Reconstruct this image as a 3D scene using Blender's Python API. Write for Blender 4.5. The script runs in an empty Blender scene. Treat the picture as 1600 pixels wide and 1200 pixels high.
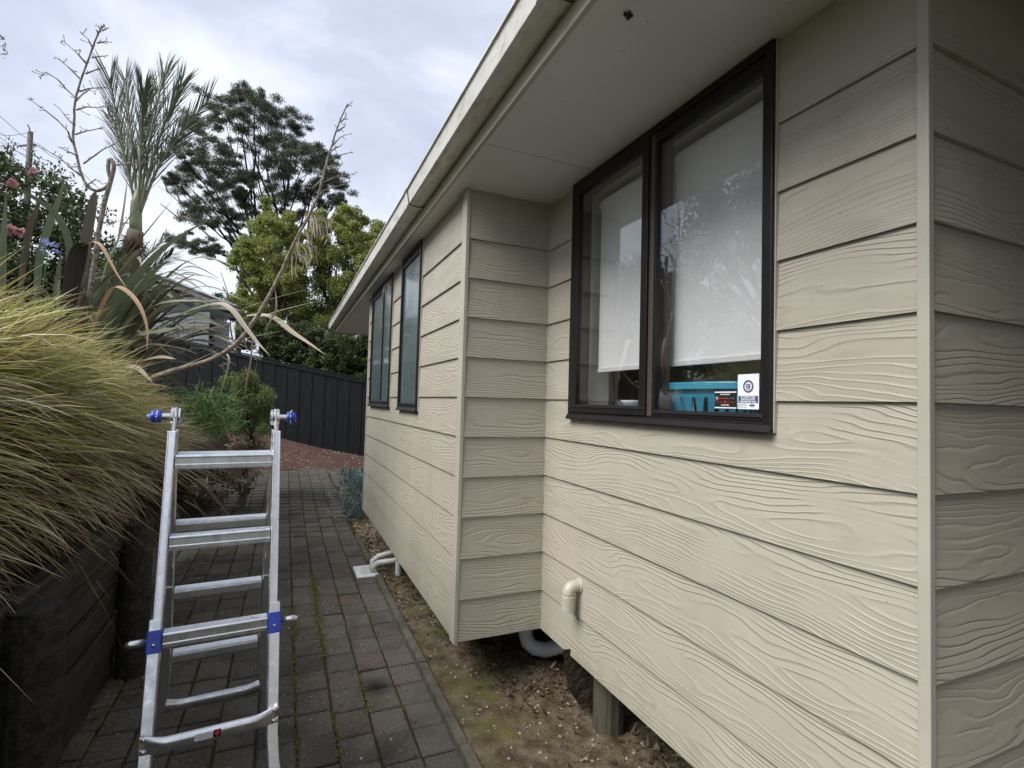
import bpy, math, random
import numpy as np
from mathutils import Vector, Matrix, noise
R = math.radians
rnd = random.Random(7)
rng = np.random.default_rng(11)
S = bpy.context.scene
COL = S.collection

# ------------------------------------------------------------------ camera
CAMH = 1.62
FW, RT, UP = Vector((.4007, .9154, .0377)), Vector((.9153, -.4018, .0270)), Vector((-.0398, -.0236, .9989))
cd = bpy.data.cameras.new('camera'); cam = bpy.data.objects.new('camera', cd); COL.objects.link(cam)
cd.sensor_width = 36; cd.lens = 36 * 805.3 / 1600; cd.clip_start = .05; cd.clip_end = 2000
cam.matrix_world = Matrix(((RT.x, UP.x, -FW.x, 0), (RT.y, UP.y, -FW.y, 0), (RT.z, UP.z, -FW.z, CAMH), (0, 0, 0, 1)))
S.camera = cam

# ------------------------------------------------------------------ sky and sun (bright overcast)
SUN_DIR = Vector((-.74, -.12, .80)).normalized()          # towards the sun
sun_el = math.asin(SUN_DIR.z); sun_rot = math.atan2(SUN_DIR.x, SUN_DIR.y)
W = bpy.data.worlds.new('World'); S.world = W; W.use_nodes = True
nt = W.node_tree; nt.nodes.clear()
def wn(t, **k):
    n = nt.nodes.new(t)
    for a, b in k.items(): setattr(n, a, b)
    return n
out = wn('ShaderNodeOutputWorld'); bg = wn('ShaderNodeBackground'); bg.inputs[1].default_value = .116
sky = wn('ShaderNodeTexSky', sky_type='NISHITA', sun_disc=False, sun_elevation=sun_el, sun_rotation=sun_rot)
tc = wn('ShaderNodeTexCoord'); mp = wn('ShaderNodeMapping'); mp.inputs['Scale'].default_value = (1, 1, 1.9)
n1 = wn('ShaderNodeTexNoise'); n1.inputs['Scale'].default_value = 1.7; n1.inputs['Detail'].default_value = 7; n1.inputs['Roughness'].default_value = .52; n1.inputs['Distortion'].default_value = .35
rp = wn('ShaderNodeValToRGB')
rp.color_ramp.elements[0].position = .36; rp.color_ramp.elements[0].color = (1.32, 1.46, 1.80, 1)
rp.color_ramp.elements[1].position = .68; rp.color_ramp.elements[1].color = (2.70, 2.78, 2.98, 1)
e_ = rp.color_ramp.elements.new(.52); e_.color = (1.72, 1.84, 2.20, 1)
mx = wn('ShaderNodeMix', data_type='RGBA'); mx.inputs[0].default_value = .93
nt.links.new(tc.outputs['Generated'], mp.inputs[0]); nt.links.new(mp.outputs[0], n1.inputs['Vector'])
nt.links.new(n1.outputs[0], rp.inputs[0]); nt.links.new(sky.outputs[0], mx.inputs[6]); nt.links.new(rp.outputs[0], mx.inputs[7])
nt.links.new(mx.outputs[2], bg.inputs[0]); nt.links.new(bg.outputs[0], out.inputs[0])
sl = bpy.data.lights.new('sun', 'SUN'); sl.energy = 1.35; sl.angle = R(38); sl.color = (1, .98, .95)
so = bpy.data.objects.new('sun', sl); COL.objects.link(so)
so.rotation_euler = SUN_DIR.to_track_quat('Z', 'Y').to_euler()
vs = S.view_settings; vs.view_transform = 'Standard'; vs.look = 'None'; vs.exposure = 1.8; vs.gamma = 1; vs.use_curve_mapping = False
S.cycles.max_bounces = 8; S.cycles.transparent_max_bounces = 12
S.cycles.use_adaptive_sampling = True

# ------------------------------------------------------------------ helpers
def at(px, py, d):
    """world point seen at photo pixel (1600 wide) at depth d along the view axis"""
    return Vector((0, 0, CAMH)) + (FW + RT * ((px - 800) / 805.3) - UP * ((py - 600) / 805.3)) * d

ORG = {}
def tag(o, label=None, cat=None, group=None, kind=None):
    if label: o['label'] = label
    if cat: o['category'] = cat
    if group: o['group'] = group
    if kind: o['kind'] = kind
    return o
def empty(name, loc, label=None, cat=None, group=None, parent=None):
    o = bpy.data.objects.new(name, None); COL.objects.link(o); loc = Vector(loc)
    if parent: o.parent = parent; o.location = loc - ORG[parent]
    else: o.location = loc
    o.empty_display_size = .05
    ORG[o] = loc
    return tag(o, label, cat, group)

class MB:
    def __init__(s): s.v = []; s.f = []; s.uv = []
    def add(s, vs, fs, uv=None):
        b = len(s.v); s.v += [tuple(v) for v in vs]; s.f += [tuple(b + i for i in f) for f in fs]
        s.uv += (uv if uv else [(0, 0)] * len(vs)); return s
    def box(s, x0, x1, y0, y1, z0, z1):
        vs = [(x, y, z) for z in (z0, z1) for y in (y0, y1) for x in (x0, x1)]
        return s.add(vs, [(0, 2, 3, 1), (4, 5, 7, 6), (0, 1, 5, 4), (2, 6, 7, 3), (0, 4, 6, 2), (1, 3, 7, 5)])
    def extr(s, poly, p0, p1, ax, ay, cap=True):
        """extrude 2-D polygon (list of (a,b)) from p0 to p1, a along ax and b along ay"""
        p0, p1, ax, ay = Vector(p0), Vector(p1), Vector(ax), Vector(ay); n = len(poly)
        vs = [p0 + ax * a + ay * b for a, b in poly] + [p1 + ax * a + ay * b for a, b in poly]
        fs = [(i, (i + 1) % n, n + (i + 1) % n, n + i) for i in range(n)]
        if cap: fs += [tuple(range(n))[::-1], tuple(range(n, 2 * n))]
        return s.add(vs, fs)
    def beam(s, p0, p1, wd, w, d, off=0):
        """box beam from p0 to p1; w wide along wd, d deep across"""
        p0, p1, wd = Vector(p0), Vector(p1), Vector(wd).normalized(); ax = (p1 - p0).normalized()
        wd = (wd - ax * wd.dot(ax)).normalized(); dd = ax.cross(wd)
        return s.extr([(-w / 2, -d / 2), (w / 2, -d / 2), (w / 2, d / 2), (-w / 2, d / 2)], p0, p1, wd, dd)
    def tube(s, pts, rad, n=8, cap=True, flat=1.0):
        pts = [Vector(p) for p in pts]; m = len(pts)
        if not hasattr(rad, '__len__'): rad = [rad] * m
        up = Vector((.13, .21, 1)).normalized(); vs = []
        prev = None
        for i, p in enumerate(pts):
            t = (pts[min(i + 1, m - 1)] - pts[max(i - 1, 0)])
            t = t.normalized() if t.length > 1e-9 else Vector((0, 0, 1))
            if prev is None: a = t.cross(up if abs(t.dot(up)) < .95 else Vector((1, 0, 0))).normalized()
            else: a = (prev - t * prev.dot(t)); a = a.normalized() if a.length > 1e-6 else t.orthogonal().normalized()
            prev = a; b = t.cross(a)
            for k in range(n):
                q = 2 * math.pi * k / n; vs.append(p + (a * math.cos(q) + b * math.sin(q) * flat) * rad[i])
        fs = [(i * n + k, i * n + (k + 1) % n, (i + 1) * n + (k + 1) % n, (i + 1) * n + k) for i in range(m - 1) for k in range(n)]
        if cap: fs += [tuple(range(n))[::-1], tuple(range((m - 1) * n, m * n))]
        return s.add(vs, fs)
    def cyl(s, p0, p1, r, n=16, r1=None): return s.tube([p0, p1], [r, r if r1 is None else r1], n)
    def build(s, name, mat, parent=None, smooth=False, bevel=0, seg=1, label=None, **k):
        me = bpy.data.meshes.new(name); o_ = ORG.get(parent, Vector((0, 0, 0)))
        me.from_pydata([(v[0] - o_.x, v[1] - o_.y, v[2] - o_.z) for v in s.v], [], s.f)
        if any(u != (0, 0) for u in s.uv):
            l = me.uv_layers.new(name='UVMap'); li = np.empty(len(me.loops), np.int32); me.loops.foreach_get('vertex_index', li)
            l.data.foreach_set('uv', np.array(s.uv, np.float32)[li].ravel())
        if mat: me.materials.append(mat)
        if smooth: me.polygons.foreach_set('use_smooth', [True] * len(me.polygons))
        o = bpy.data.objects.new(name, me); COL.objects.link(o)
        if parent: o.parent = parent
        ORG[o] = o_
        if bevel:
            b = o.modifiers.new('bevel', 'BEVEL'); b.width = bevel; b.segments = seg; b.limit_method = 'ANGLE'; b.angle_limit = R(40)
        if smooth and bevel == 0: pass
        tag(o, label, **k)
        return o

def npmesh(name, V, F, mat, parent=None, uv=None, smooth=False, **k):
    """V (n,3) array, F (m,k) array; fast"""
    me = bpy.data.meshes.new(name); o_ = ORG.get(parent, Vector((0, 0, 0)))
    V = np.asarray(V, np.float32) - np.array(o_, np.float32)
    kf = F.shape[1]; me.vertices.add(len(V)); me.vertices.foreach_set('co', V.ravel())
    me.loops.add(F.size); me.loops.foreach_set('vertex_index', F.astype(np.int32).ravel())
    me.polygons.add(len(F)); me.polygons.foreach_set('loop_start', np.arange(0, F.size, kf, dtype=np.int32))
    me.polygons.foreach_set('loop_total', np.full(len(F), kf, np.int32))
    me.update(calc_edges=True)
    if uv is not None:
        l = me.uv_layers.new(name='UVMap'); l.data.foreach_set('uv', np.asarray(uv, np.float32)[F.ravel()].ravel())
    me.polygons.foreach_set('use_smooth', np.full(len(F), smooth))
    me.materials.append(mat)
    o = bpy.data.objects.new(name, me); COL.objects.link(o)
    if parent: o.parent = parent
    ORG[o] = o_
    tag(o, **k)
    return o

# ------------------------------------------------------------------ materials
class Mt:
    def __init__(s, name, rough=.6, metal=0, spec=.5):
        s.m = bpy.data.materials.new(name); s.m.use_nodes = True; s.t = s.m.node_tree
        s.b = s.t.nodes['Principled BSDF']; s.o = s.t.nodes['Material Output']
        s.b.inputs['Roughness'].default_value = rough; s.b.inputs['Metallic'].default_value = metal
        s.b.inputs['Specular IOR Level'].default_value = spec
    def n(s, t, **k):
        n = s.t.nodes.new(t)
        for a, b in k.items(): setattr(n, a, b)
        return n
    def l(s, a, b): s.t.links.new(a, b); return s
    def val(s, x, inp):
        if hasattr(x, 'is_output') or isinstance(x, bpy.types.NodeSocket): s.l(x, inp)
        else: inp.default_value = x
    def math(s, op, a, b=None, c=None):
        n = s.n('ShaderNodeMath', operation=op); s.val(a, n.inputs[0])
        if b is not None: s.val(b, n.inputs[1])
        if c is not None: s.val(c, n.inputs[2])
        return n.outputs[0]
    def noise(s, vec=None, scale=5, detail=3, rough=.5, dist=0):
        n = s.n('ShaderNodeTexNoise'); n.inputs['Scale'].default_value = scale; n.inputs['Detail'].default_value = detail
        n.inputs['Roughness'].default_value = rough; n.inputs['Distortion'].default_value = dist
        if vec is not None: s.l(vec, n.inputs['Vector'])
        return n.outputs[0]
    def obj(s): return s.n('ShaderNodeTexCoord').outputs['Object']
    def pos(s): return s.n('ShaderNodeNewGeometry').outputs['Position']
    def uv(s): return s.n('ShaderNodeTexCoord').outputs['UV']
    def island(s): return s.n('ShaderNodeNewGeometry').outputs['Random Per Island']
    def orand(s): return s.n('ShaderNodeObjectInfo').outputs['Random']
    def mapv(s, v, scale=(1, 1, 1), loc=(0, 0, 0)):
        n = s.n('ShaderNodeMapping'); n.inputs['Scale'].default_value = scale; n.inputs['Location'].default_value = loc; s.l(v, n.inputs[0]); return n.outputs[0]
    def ramp(s, f, stops):
        n = s.n('ShaderNodeValToRGB'); cr = n.color_ramp
        while len(cr.elements) < len(stops): cr.elements.new(.5)
        for e, (p, c) in zip(cr.elements, stops): e.position = p; e.color = (c if len(c) == 4 else (*c, 1)) if hasattr(c, '__len__') else (c, c, c, 1)
        s.l(f, n.inputs[0]); return n.outputs[0]
    def mix(s, f, a, b, blend='MIX'):
        n = s.n('ShaderNodeMix', data_type='RGBA', blend_type=blend)
        s.val(f, n.inputs[0])
        for x, i in ((a, 6), (b, 7)):
            if isinstance(x, tuple): n.inputs[i].default_value = (*x, 1) if len(x) == 3 else x
            else: s.l(x, n.inputs[i])
        return n.outputs[2]
    def color(s, c):
        if isinstance(c, tuple): s.b.inputs['Base Color'].default_value = (*c, 1)
        else: s.l(c, s.b.inputs['Base Color'])
        return s
    def bump(s, h, dist=.005, strength=1):
        n = s.n('ShaderNodeBump'); n.inputs['Distance'].default_value = dist; n.inputs['Strength'].default_value = strength
        s.l(h, n.inputs['Height']); s.l(n.outputs[0], s.b.inputs['Normal']); return s

def simple(name, c, rough=.6, metal=0, var=.12, scale=8, bump=0, bscale=60, spec=.5):
    m = Mt(name, rough, metal, spec); p = m.pos()
    f = m.noise(p, scale, 4, .6)
    a = tuple(x * (1 - var) for x in c); b = tuple(min(1, x * (1 + var)) for x in c)
    m.color(m.ramp(f, [(.3, a), (.7, b)]))
    if bump: m.bump(m.noise(p, bscale, 3), bump)
    return m.m

def cladding():
    m = Mt('beige_weatherboard_paint', .42, 0, .42)
    uv = m.n('ShaderNodeSeparateXYZ'); m.l(m.uv(), uv.inputs[0]); u, v = uv.outputs[0], uv.outputs[1]
    r = m.orand(); uo = m.math('ADD', u, m.math('MULTIPLY', r, 53.0))
    def vec(su, sv, off=0):
        c = m.n('ShaderNodeCombineXYZ'); m.l(m.math('MULTIPLY', uo, su), c.inputs[0]); m.l(m.math('MULTIPLY', v, sv), c.inputs[1]); c.inputs[2].default_value = off; return c.outputs[0]
    shift = m.math('MULTIPLY', m.math('SUBTRACT', m.noise(vec(1.1, 0, 3), 1, 1), .5), .9)
    vv = m.math('SUBTRACT', m.math('DIVIDE', v, .22), m.math('ADD', shift, m.math('ADD', .25, m.math('MULTIPLY', m.math('FRACT', m.math('MULTIPLY', r, 7.3)), .5))))
    q = m.math('MULTIPLY', m.math('POWER', m.math('ABSOLUTE', vv), 1.5), 15.0)
    warp = m.math('MULTIPLY', m.noise(vec(1.9, 7.5, 1), 1, 1.7, .42), 7.0)
    warp2 = m.math('MULTIPLY', m.noise(vec(9, 30, 7), 1, 1), .6)
    phi = m.math('ADD', m.math('ADD', q, warp), warp2)
    tri = m.math('ABSOLUTE', m.math('SUBTRACT', m.math('FRACT', phi), .5))          # 0..0.5
    groove = m.math('SMOOTH_MIN', m.math('MULTIPLY', tri, 5.0), 1.0, .45)            # dips to 0 in a narrow groove
    mask = m.ramp(m.noise(vec(3.2, 12, 11), 1, 1.5), [(.36, .12), (.50, 1.0)])
    h = m.math('MULTIPLY', m.math('SUBTRACT', groove, 1.0), mask)
    soft = m.math('MULTIPLY', m.math('SINE', m.math('MULTIPLY', phi, 6.2832)), m.math('MULTIPLY', mask, .22))
    fine = m.math('MULTIPLY', m.noise(m.pos(), 260, 2), .10)
    big = m.math('MULTIPLY', m.noise(vec(5, 12, 5), 1, 2), .8)
    m.bump(m.math('ADD', m.math('ADD', h, soft), m.math('ADD', fine, big)), .0015, 1)
    p = m.pos()
    st = m.noise(m.mapv(p, (1, 1, .35)), 5, 5, .65)
    base = m.ramp(st, [(.25, (.385, .350, .281)), (.75, (.438, .399, .322))])
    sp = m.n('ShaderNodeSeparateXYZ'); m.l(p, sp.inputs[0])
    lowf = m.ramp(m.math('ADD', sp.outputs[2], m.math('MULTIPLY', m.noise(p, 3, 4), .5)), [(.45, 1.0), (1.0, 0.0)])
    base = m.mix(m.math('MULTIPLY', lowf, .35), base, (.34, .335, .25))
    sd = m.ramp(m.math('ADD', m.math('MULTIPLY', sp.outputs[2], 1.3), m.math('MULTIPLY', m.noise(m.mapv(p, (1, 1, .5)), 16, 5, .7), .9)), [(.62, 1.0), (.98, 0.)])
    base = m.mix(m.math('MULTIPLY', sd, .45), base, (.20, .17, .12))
    fly = m.ramp(m.noise(p, 75, 1, .5), [(.785, 0.), (.80, 1.)]); base = m.mix(m.math('MULTIPLY', fly, .6), base, (.09, .075, .055))
    gr = m.math('MULTIPLY', m.math('SUBTRACT', 1.0, groove), m.math('MULTIPLY', mask, .14))   # darker tone along the embossed grooves
    base = m.mix(gr, base, (.25, .21, .155))
    m.color(base); return m.m

def leafmat(name, stops, rough=.5, trans=.25, spec=.35, grad=None):
    """colour by leaf; grad = colour towards the tip (uv.y)"""
    m = Mt(name, rough, 0, spec)
    c = m.ramp(m.island(), stops)
    p = m.noise(m.pos(), 1.7, 2)
    c = m.mix(m.ramp(p, [(.35, .0), (.65, .45)]), c, tuple(x * .62 for x in stops[len(stops) // 2][1]))
    if grad:
        s = m.n('ShaderNodeSeparateXYZ'); m.l(m.uv(), s.inputs[0])
        c = m.mix(m.ramp(s.outputs[1], [(grad[0], 0.), (grad[1], 1.)]), c, grad[2])
    m.color(c)
    if trans:
        tr = m.n('ShaderNodeBsdfTranslucent'); m.l(c, tr.inputs[0]); ms = m.n('ShaderNodeMixShader'); ms.inputs[0].default_value = trans
        m.l(m.b.outputs[0], ms.inputs[1]); m.l(tr.outputs[0], ms.inputs[2]); m.l(ms.outputs[0], m.o.inputs[0])
    return m.m

M = {}
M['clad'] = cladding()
M['trim'] = simple('beige_trim_paint', (.42, .388, .32), .45, var=.06, scale=6, bump=.0006, bscale=90)
def soffit_mat():
    m = Mt('soffit_paint', .6, 0, .3); p = m.pos()
    c = m.ramp(m.noise(p, 3, 5, .6), [(.3, (.72, .72, .71)), (.7, (.77, .77, .76))])
    sp = m.ramp(m.noise(p, 55, 2, .5), [(.70, 0.), (.76, 1.)])
    c = m.mix(m.math('MULTIPLY', sp, .4), c, (.2, .18, .14)); m.color(c); m.bump(m.noise(p, 120, 2), .0006); return m.m
M['soffit'] = soffit_mat()
def gutter_mat():
    m = Mt('weathered_cream_gutter', .35, 0, .5); p = m.pos()
    c = m.ramp(m.noise(m.mapv(p, (3, .6, 3)), 2.5, 6, .65), [(.3, (.56, .545, .49)), (.6, (.70, .69, .64))])
    d = m.ramp(m.noise(m.mapv(p, (14, 5, 14)), 2, 5, .7), [(.50, 0.), (.68, 1.)])
    c = m.mix(m.math('MULTIPLY', d, .55), c, (.27, .235, .18)); m.color(c); return m.m
M['gutter'] = gutter_mat()
def fascia_mat():
    m = Mt('fascia_paint_algae', .5, 0, .4); p = m.pos()
    c = m.ramp(m.noise(m.mapv(p, (2, .5, 2)), 3, 5, .65), [(.3, (.37, .36, .27)), (.65, (.52, .50, .42))])
    m.color(c); return m.m
M['fascia'] = fascia_mat()
M['bronze'] = simple('dark_bronze_aluminium', (.011, .009, .009), .42, 0, .25, 20, .0002, 400, .35)
M['bronze2'] = simple('brown_bronze_aluminium', (.075, .058, .045), .4, 0, .15, 20)
def glass(name, tint=(1, 1, 1), bump=0):
    m = Mt(name); g = m.n('ShaderNodeBsdfGlossy'); g.inputs['Roughness'].default_value = 0.0
    t = m.n('ShaderNodeBsdfTransparent'); t.inputs[0].default_value = (*tint, 1)
    lw = m.n('ShaderNodeLayerWeight'); lw.inputs[0].default_value = .5
    ms = m.n('ShaderNodeMixShader'); f2 = m.math('MINIMUM', m.math('MULTIPLY_ADD', m.math('POWER', lw.outputs['Facing'], 4.0), .9, .085), 1.0)
    bn = m.n('ShaderNodeBump'); bn.inputs['Distance'].default_value = .0006; bn.inputs['Strength'].default_value = .12
    m.l(m.noise(m.mapv(m.pos(), (1, 1, .8)), 2.2, 1), bn.inputs['Height']); m.l(bn.outputs[0], g.inputs['Normal'])
    m.l(f2, ms.inputs[0]); m.l(t.outputs[0], ms.inputs[1]); m.l(g.outputs[0], ms.inputs[2]); m.l(ms.outputs[0], m.o.inputs[0]); return m.m
M['glass'] = glass('clear_window_glass', (.985, .985, .98))
def obscure():
    m = Mt('reeded_obscure_glass', .12, 0, .8); p = m.pos()
    c = m.ramp(m.noise(m.mapv(p, (1, 6, .7)), 3, 3), [(.3, (.075, .115, .115)), (.7, (.15, .205, .205))]); m.color(c)
    h = m.noise(m.mapv(p, (1, 48, 5)), 1.6, 3, .6); m.bump(h, .006, .8)
    m.b.inputs['Coat Weight'].default_value = .6; m.b.inputs['Coat Roughness'].default_value = .06; return m.m
M['obscure'] = obscure()
M['blind'] = simple('white_blind_fabric', (.86, .87, .87), .75, var=.02)
M['white'] = simple('white_plastic', (.74, .75, .76), .4, var=.04)
M['white_room'] = simple('interior_paint', (.62, .61, .57), .7, var=.04)
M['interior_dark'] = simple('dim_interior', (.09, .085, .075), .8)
def alum(name, c=(.68, .69, .71), rough=.34):
    m = Mt(name, rough, .92); o = m.obj()
    m.color(m.ramp(m.noise(m.mapv(o, (1, 1, .6)), 22, 5, .7), [(.3, tuple(x * .82 for x in c)), (.65, c)]))
    m.l(m.ramp(m.noise(o, 38, 4, .7), [(.3, rough - .08), (.7, rough + .16)]), m.b.inputs['Roughness'])
    m.bump(m.noise(m.mapv(o, (30, 30, 2)), 14, 3), .0003, .6); return m.m
M['alu'] = alum('extruded_aluminium', (.86, .87, .89), .30); M['alu_d'] = alum('dull_aluminium', (.70, .71, .73), .36); M['steel'] = alum('polished_steel', (.8, .8, .8), .16)
M['blue'] = simple('blue_plastic', (.028, .06, .40), .38, var=.15, scale=40)
M['film'] = simple('torn_clear_film', (.30, .38, .62), .2, var=.2, scale=60)
def paver():
    m = Mt('weathered_concrete_paver', .85, 0, .25); p = m.pos(); r = m.orand()
    base = m.ramp(r, [(0, (.045, .041, .036)), (.35, (.075, .068, .058)), (.80, (.115, .102, .085)), (.93, (.070, .052, .042)), (1, (.105, .062, .048))])
    sp = m.noise(p, 130, 3, .6)
    c = m.mix(m.ramp(sp, [(.38, 0.), (.68, .9)]), base, (.19, .172, .148))
    g = m.ramp(m.noise(p, 5, 5, .65), [(.47, 0.), (.72, .6)]); c = m.mix(g, c, (.052, .058, .028))
    dk = m.ramp(m.noise(p, 2.3, 4, .6), [(.5, 0.), (.7, .55)]); c = m.mix(dk, c, (.018, .017, .015))
    wh = m.ramp(m.noise(p, 70, 1), [(.77, 0.), (.79, 1.)]); c = m.mix(m.math('MULTIPLY', wh, .5), c, (.3, .3, .27))
    # round soot stain on the path
    v = m.n('ShaderNodeVectorMath', operation='DISTANCE'); m.l(p, v.inputs[0]); v.inputs[1].default_value = (.535, 3.02, 0)
    st = m.ramp(m.math('ADD', v.outputs['Value'], m.math('MULTIPLY', m.noise(p, 22, 3), .08)), [(.05, .92), (.16, 0.)]); c = m.mix(st, c, (.008, .008, .008))
    m.color(c); m.bump(m.math('ADD', m.noise(p, 160, 4, .7), m.math('MULTIPLY', m.noise(p, 25, 3), 1.5)), .0035, 1); return m.m
M['paver'] = paver()
def jointm():
    m = Mt('joint_grit_and_moss', .95, 0, .1); p = m.pos()
    c = m.ramp(m.noise(p, 30, 4), [(.3, (.035, .020, .012)), (.6, (.075, .045, .026))])
    g = m.ramp(m.noise(p, 3.0, 3), [(.50, 0.), (.60, .8)]); c = m.mix(g, c, (.07, .085, .02)); m.color(c); m.bump(m.noise(p, 200, 3), .004); return m.m
M['joint'] = jointm()
M['moss'] = leafmat('yellow_green_moss', [(0, (.11, .11, .03)), (.5, (.19, .19, .055)), (1, (.28, .27, .10))], .9, .15, .1)
M['kerb'] = simple('weathered_timber_edging', (.11, .10, .08), .85, var=.35, scale=9, bump=.004, bscale=70, spec=.2)
def soil():
    m = Mt('dry_clay_soil', .95, 0, .1); p = m.pos()
    c = m.ramp(m.noise(p, 9, 6, .7), [(.30, (.07, .050, .032)), (.46, (.155, .118, .076)), (.64, (.30, .25, .17))])
    s = m.n('ShaderNodeSeparateXYZ'); m.l(p, s.inputs[0])
    edge = m.ramp(s.outputs[0], [(.0, 1.0), (1.22, 1.0), (1.5, 0.)])
    edge2 = m.ramp(m.math('MULTIPLY', s.outputs[0], .5), [(.55, 1.0), (.68, 0.)])
    g = m.math('MULTIPLY', edge2, m.ramp(m.noise(p, 2.6, 5, .6), [(.47, 0.), (.62, .7)])); c = m.mix(g, c, (.20, .185, .065))
    g2 = m.math('MULTIPLY', edge2, m.ramp(m.noise(m.mapv(p, loc=(5, 2, 0)), 4.5, 4, .6), [(.60, 0.), (.72, .55)])); c = m.mix(g2, c, (.30, .27, .05))
    c = m.mix(m.ramp(m.noise(p, 140, 2), [(.6, 0.), (.75, .7)]), c, (.30, .26, .19))
    m.color(c); m.bump(m.math('ADD', m.noise(p, 40, 6, .75), m.noise(p, 150, 2)), .02, 1); return m.m
M['soil'] = soil()
M['litter'] = leafmat('dead_leaf_litter', [(0, (.035, .018, .010)), (.4, (.085, .050, .030)), (.75, (.15, .105, .065)), (1, (.30, .25, .18))], .85, 0, .15)
M['pale'] = leafmat('pale_petals', [(0, (.35, .31, .24)), (.5, (.48, .43, .34)), (1, (.65, .60, .52))], .8, .1, .15)
M['stone'] = simple('small_stones', (.30, .27, .22), .85, var=.35, scale=40)
M['pvc'] = simple('grey_pvc_pipe', (.58, .58, .56), .45, var=.15, scale=14)
M['pvc_w'] = simple('off_white_pvc', (.62, .62, .60), .4, var=.14, scale=14)
M['pvc_b'] = simple('cream_painted_pvc', (.46, .42, .345), .35, var=.04)
def blackwood(name, c=(.0085, .0095, .0115)):
    m = Mt(name, .7, 0, .2); p = m.pos()
    c1 = m.ramp(m.noise(m.mapv(p, (9, 9, .9)), 3, 5, .65), [(.35, tuple(x * .7 for x in c)), (.7, tuple(x * 1.6 for x in c))])
    sp = m.ramp(m.noise(m.mapv(p, (1, 1, .5)), 11, 5, .7), [(.66, 0.), (.78, .6)]); m.color(m.mix(sp, c1, tuple(x * 3.2 for x in c)))
    m.bump(m.noise(m.mapv(p, (30, 30, 2)), 3, 4), .003, .7); return m.m
M['fence'] = blackwood('black_stained_fence')
def sleeper():
    m = Mt('black_stained_sleeper', .75, 0, .25); p = m.pos()
    c1 = m.ramp(m.noise(m.mapv(p, (12, .8, 12)), 3, 5, .65), [(.35, (.016, .015, .013)), (.7, (.060, .054, .045))]); m.color(c1)
    m.bump(m.noise(m.mapv(p, (40, 2, 40)), 2, 4), .006, .8); return m.m
M['sleeper'] = sleeper()
def pilem():
    m = Mt('grey_green_timber_pile', .9, 0, .15); p = m.pos()
    m.color(m.ramp(m.noise(m.mapv(p, (12, 12, 1)), 2.5, 5, .6), [(.3, (.05, .048, .034)), (.7, (.11, .10, .075))])); m.bump(m.noise(m.mapv(p, (40, 40, 2)), 2, 4), .006); return m.m
M['pile'] = pilem()
def mulch():
    m = Mt('red_scoria_mulch', .95, 0, .1); p = m.pos()
    v = m.n('ShaderNodeTexVoronoi'); v.inputs['Scale'].default_value = 38; m.l(p, v.inputs['Vector'])
    s = m.n('ShaderNodeSeparateColor'); m.l(v.outputs['Color'], s.inputs[0])
    c = m.ramp(s.outputs[0], [(0, (.050, .026, .021)), (.5, (.095, .052, .042)), (.9, (.135, .082, .068)), (1, (.24, .19, .16))])
    c = m.mix(m.ramp(m.noise(p, 1.2, 4), [(.5, 0.), (.7, .5)]), c, (.13, .085, .055))
    m.color(c); m.bump(v.outputs['Distance'], .02, 1); return m.m
M['mulch'] = mulch()
M['earth'] = simple('dark_garden_earth', (.045, .034, .024), .95, var=.4, scale=6, bump=.02, bscale=30, spec=.1)
M['lawn'] = simple('distant_ground_cover', (.055, .065, .03), .95, var=.4, scale=2, spec=.1)
# vegetation
M['grass'] = leafmat('tussock_green', [(0, (.10, .14, .035)), (.25, (.25, .31, .065)), (.6, (.43, .46, .10)), (.85, (.60, .52, .15)), (1, (.74, .62, .30))], .42, .35, .4, (.6, 1.0, (.62, .52, .27)))
M['straw'] = leafmat('tussock_straw', [(0, (.09, .050, .025)), (.3, (.28, .18, .09)), (.6, (.52, .39, .23)), (1, (.92, .84, .66))], .5, .12, .4)
M['thatch'] = leafmat('tussock_thatch', [(0, (.02, .015, .009)), (.5, (.055, .040, .020)), (1, (.11, .085, .04))], .8, 0, .1)
def strapleaf(name, a, b, edge, rough=.38):
    m = Mt(name, rough, 0, .5); uv = m.n('ShaderNodeSeparateXYZ'); m.l(m.uv(), uv.inputs[0])
    st = m.noise(m.mapv(m.uv(), (22, 1.2, 1)), 1, 3)
    c = m.ramp(st, [(.3, a), (.7, b)])
    c = m.mix(m.ramp(uv.outputs[1], [(.82, 0.), (1, .8)]), c, edge)
    c = m.mix(m.ramp(m.noise(m.pos(), 4, 4), [(.55, 0.), (.7, .5)]), c, edge)
    m.color(c); m.bump(m.noise(m.mapv(m.uv(), (40, 1, 1)), 1, 2), .001)
    tr = m.n('ShaderNodeBsdfTranslucent'); m.l(c, tr.inputs[0]); ms = m.n('ShaderNodeMixShader'); ms.inputs[0].default_value = .15
    m.l(m.b.outputs[0], ms.inputs[1]); m.l(tr.outputs[0], ms.inputs[2]); m.l(ms.outputs[0], m.o.inputs[0]); return m.m
M['flax'] = strapleaf('flax_leaf_green', (.12, .15, .088), (.22, .26, .165), (.19, .14, .07))
M['flax_dk'] = strapleaf('flax_leaf_brownish', (.075, .06, .042), (.18, .145, .10), (.20, .14, .08))
M['flax_or'] = strapleaf('flax_leaf_dry_orange', (.30, .17, .085), (.46, .30, .17), (.42, .27, .14), .55)
M['flax_pale'] = strapleaf('flax_leaf_dry_pale', (.30, .25, .18), (.52, .45, .35), (.36, .29, .20), .55)
M['flax_blk'] = strapleaf('flax_leaf_rotted', (.010, .008, .007), (.035, .025, .018), (.06, .035, .02), .6)
M['stalk'] = simple('dead_flower_stalk', (.24, .20, .165), .85, var=.6, scale=26, bump=.01, bscale=90, spec=.15)
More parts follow.
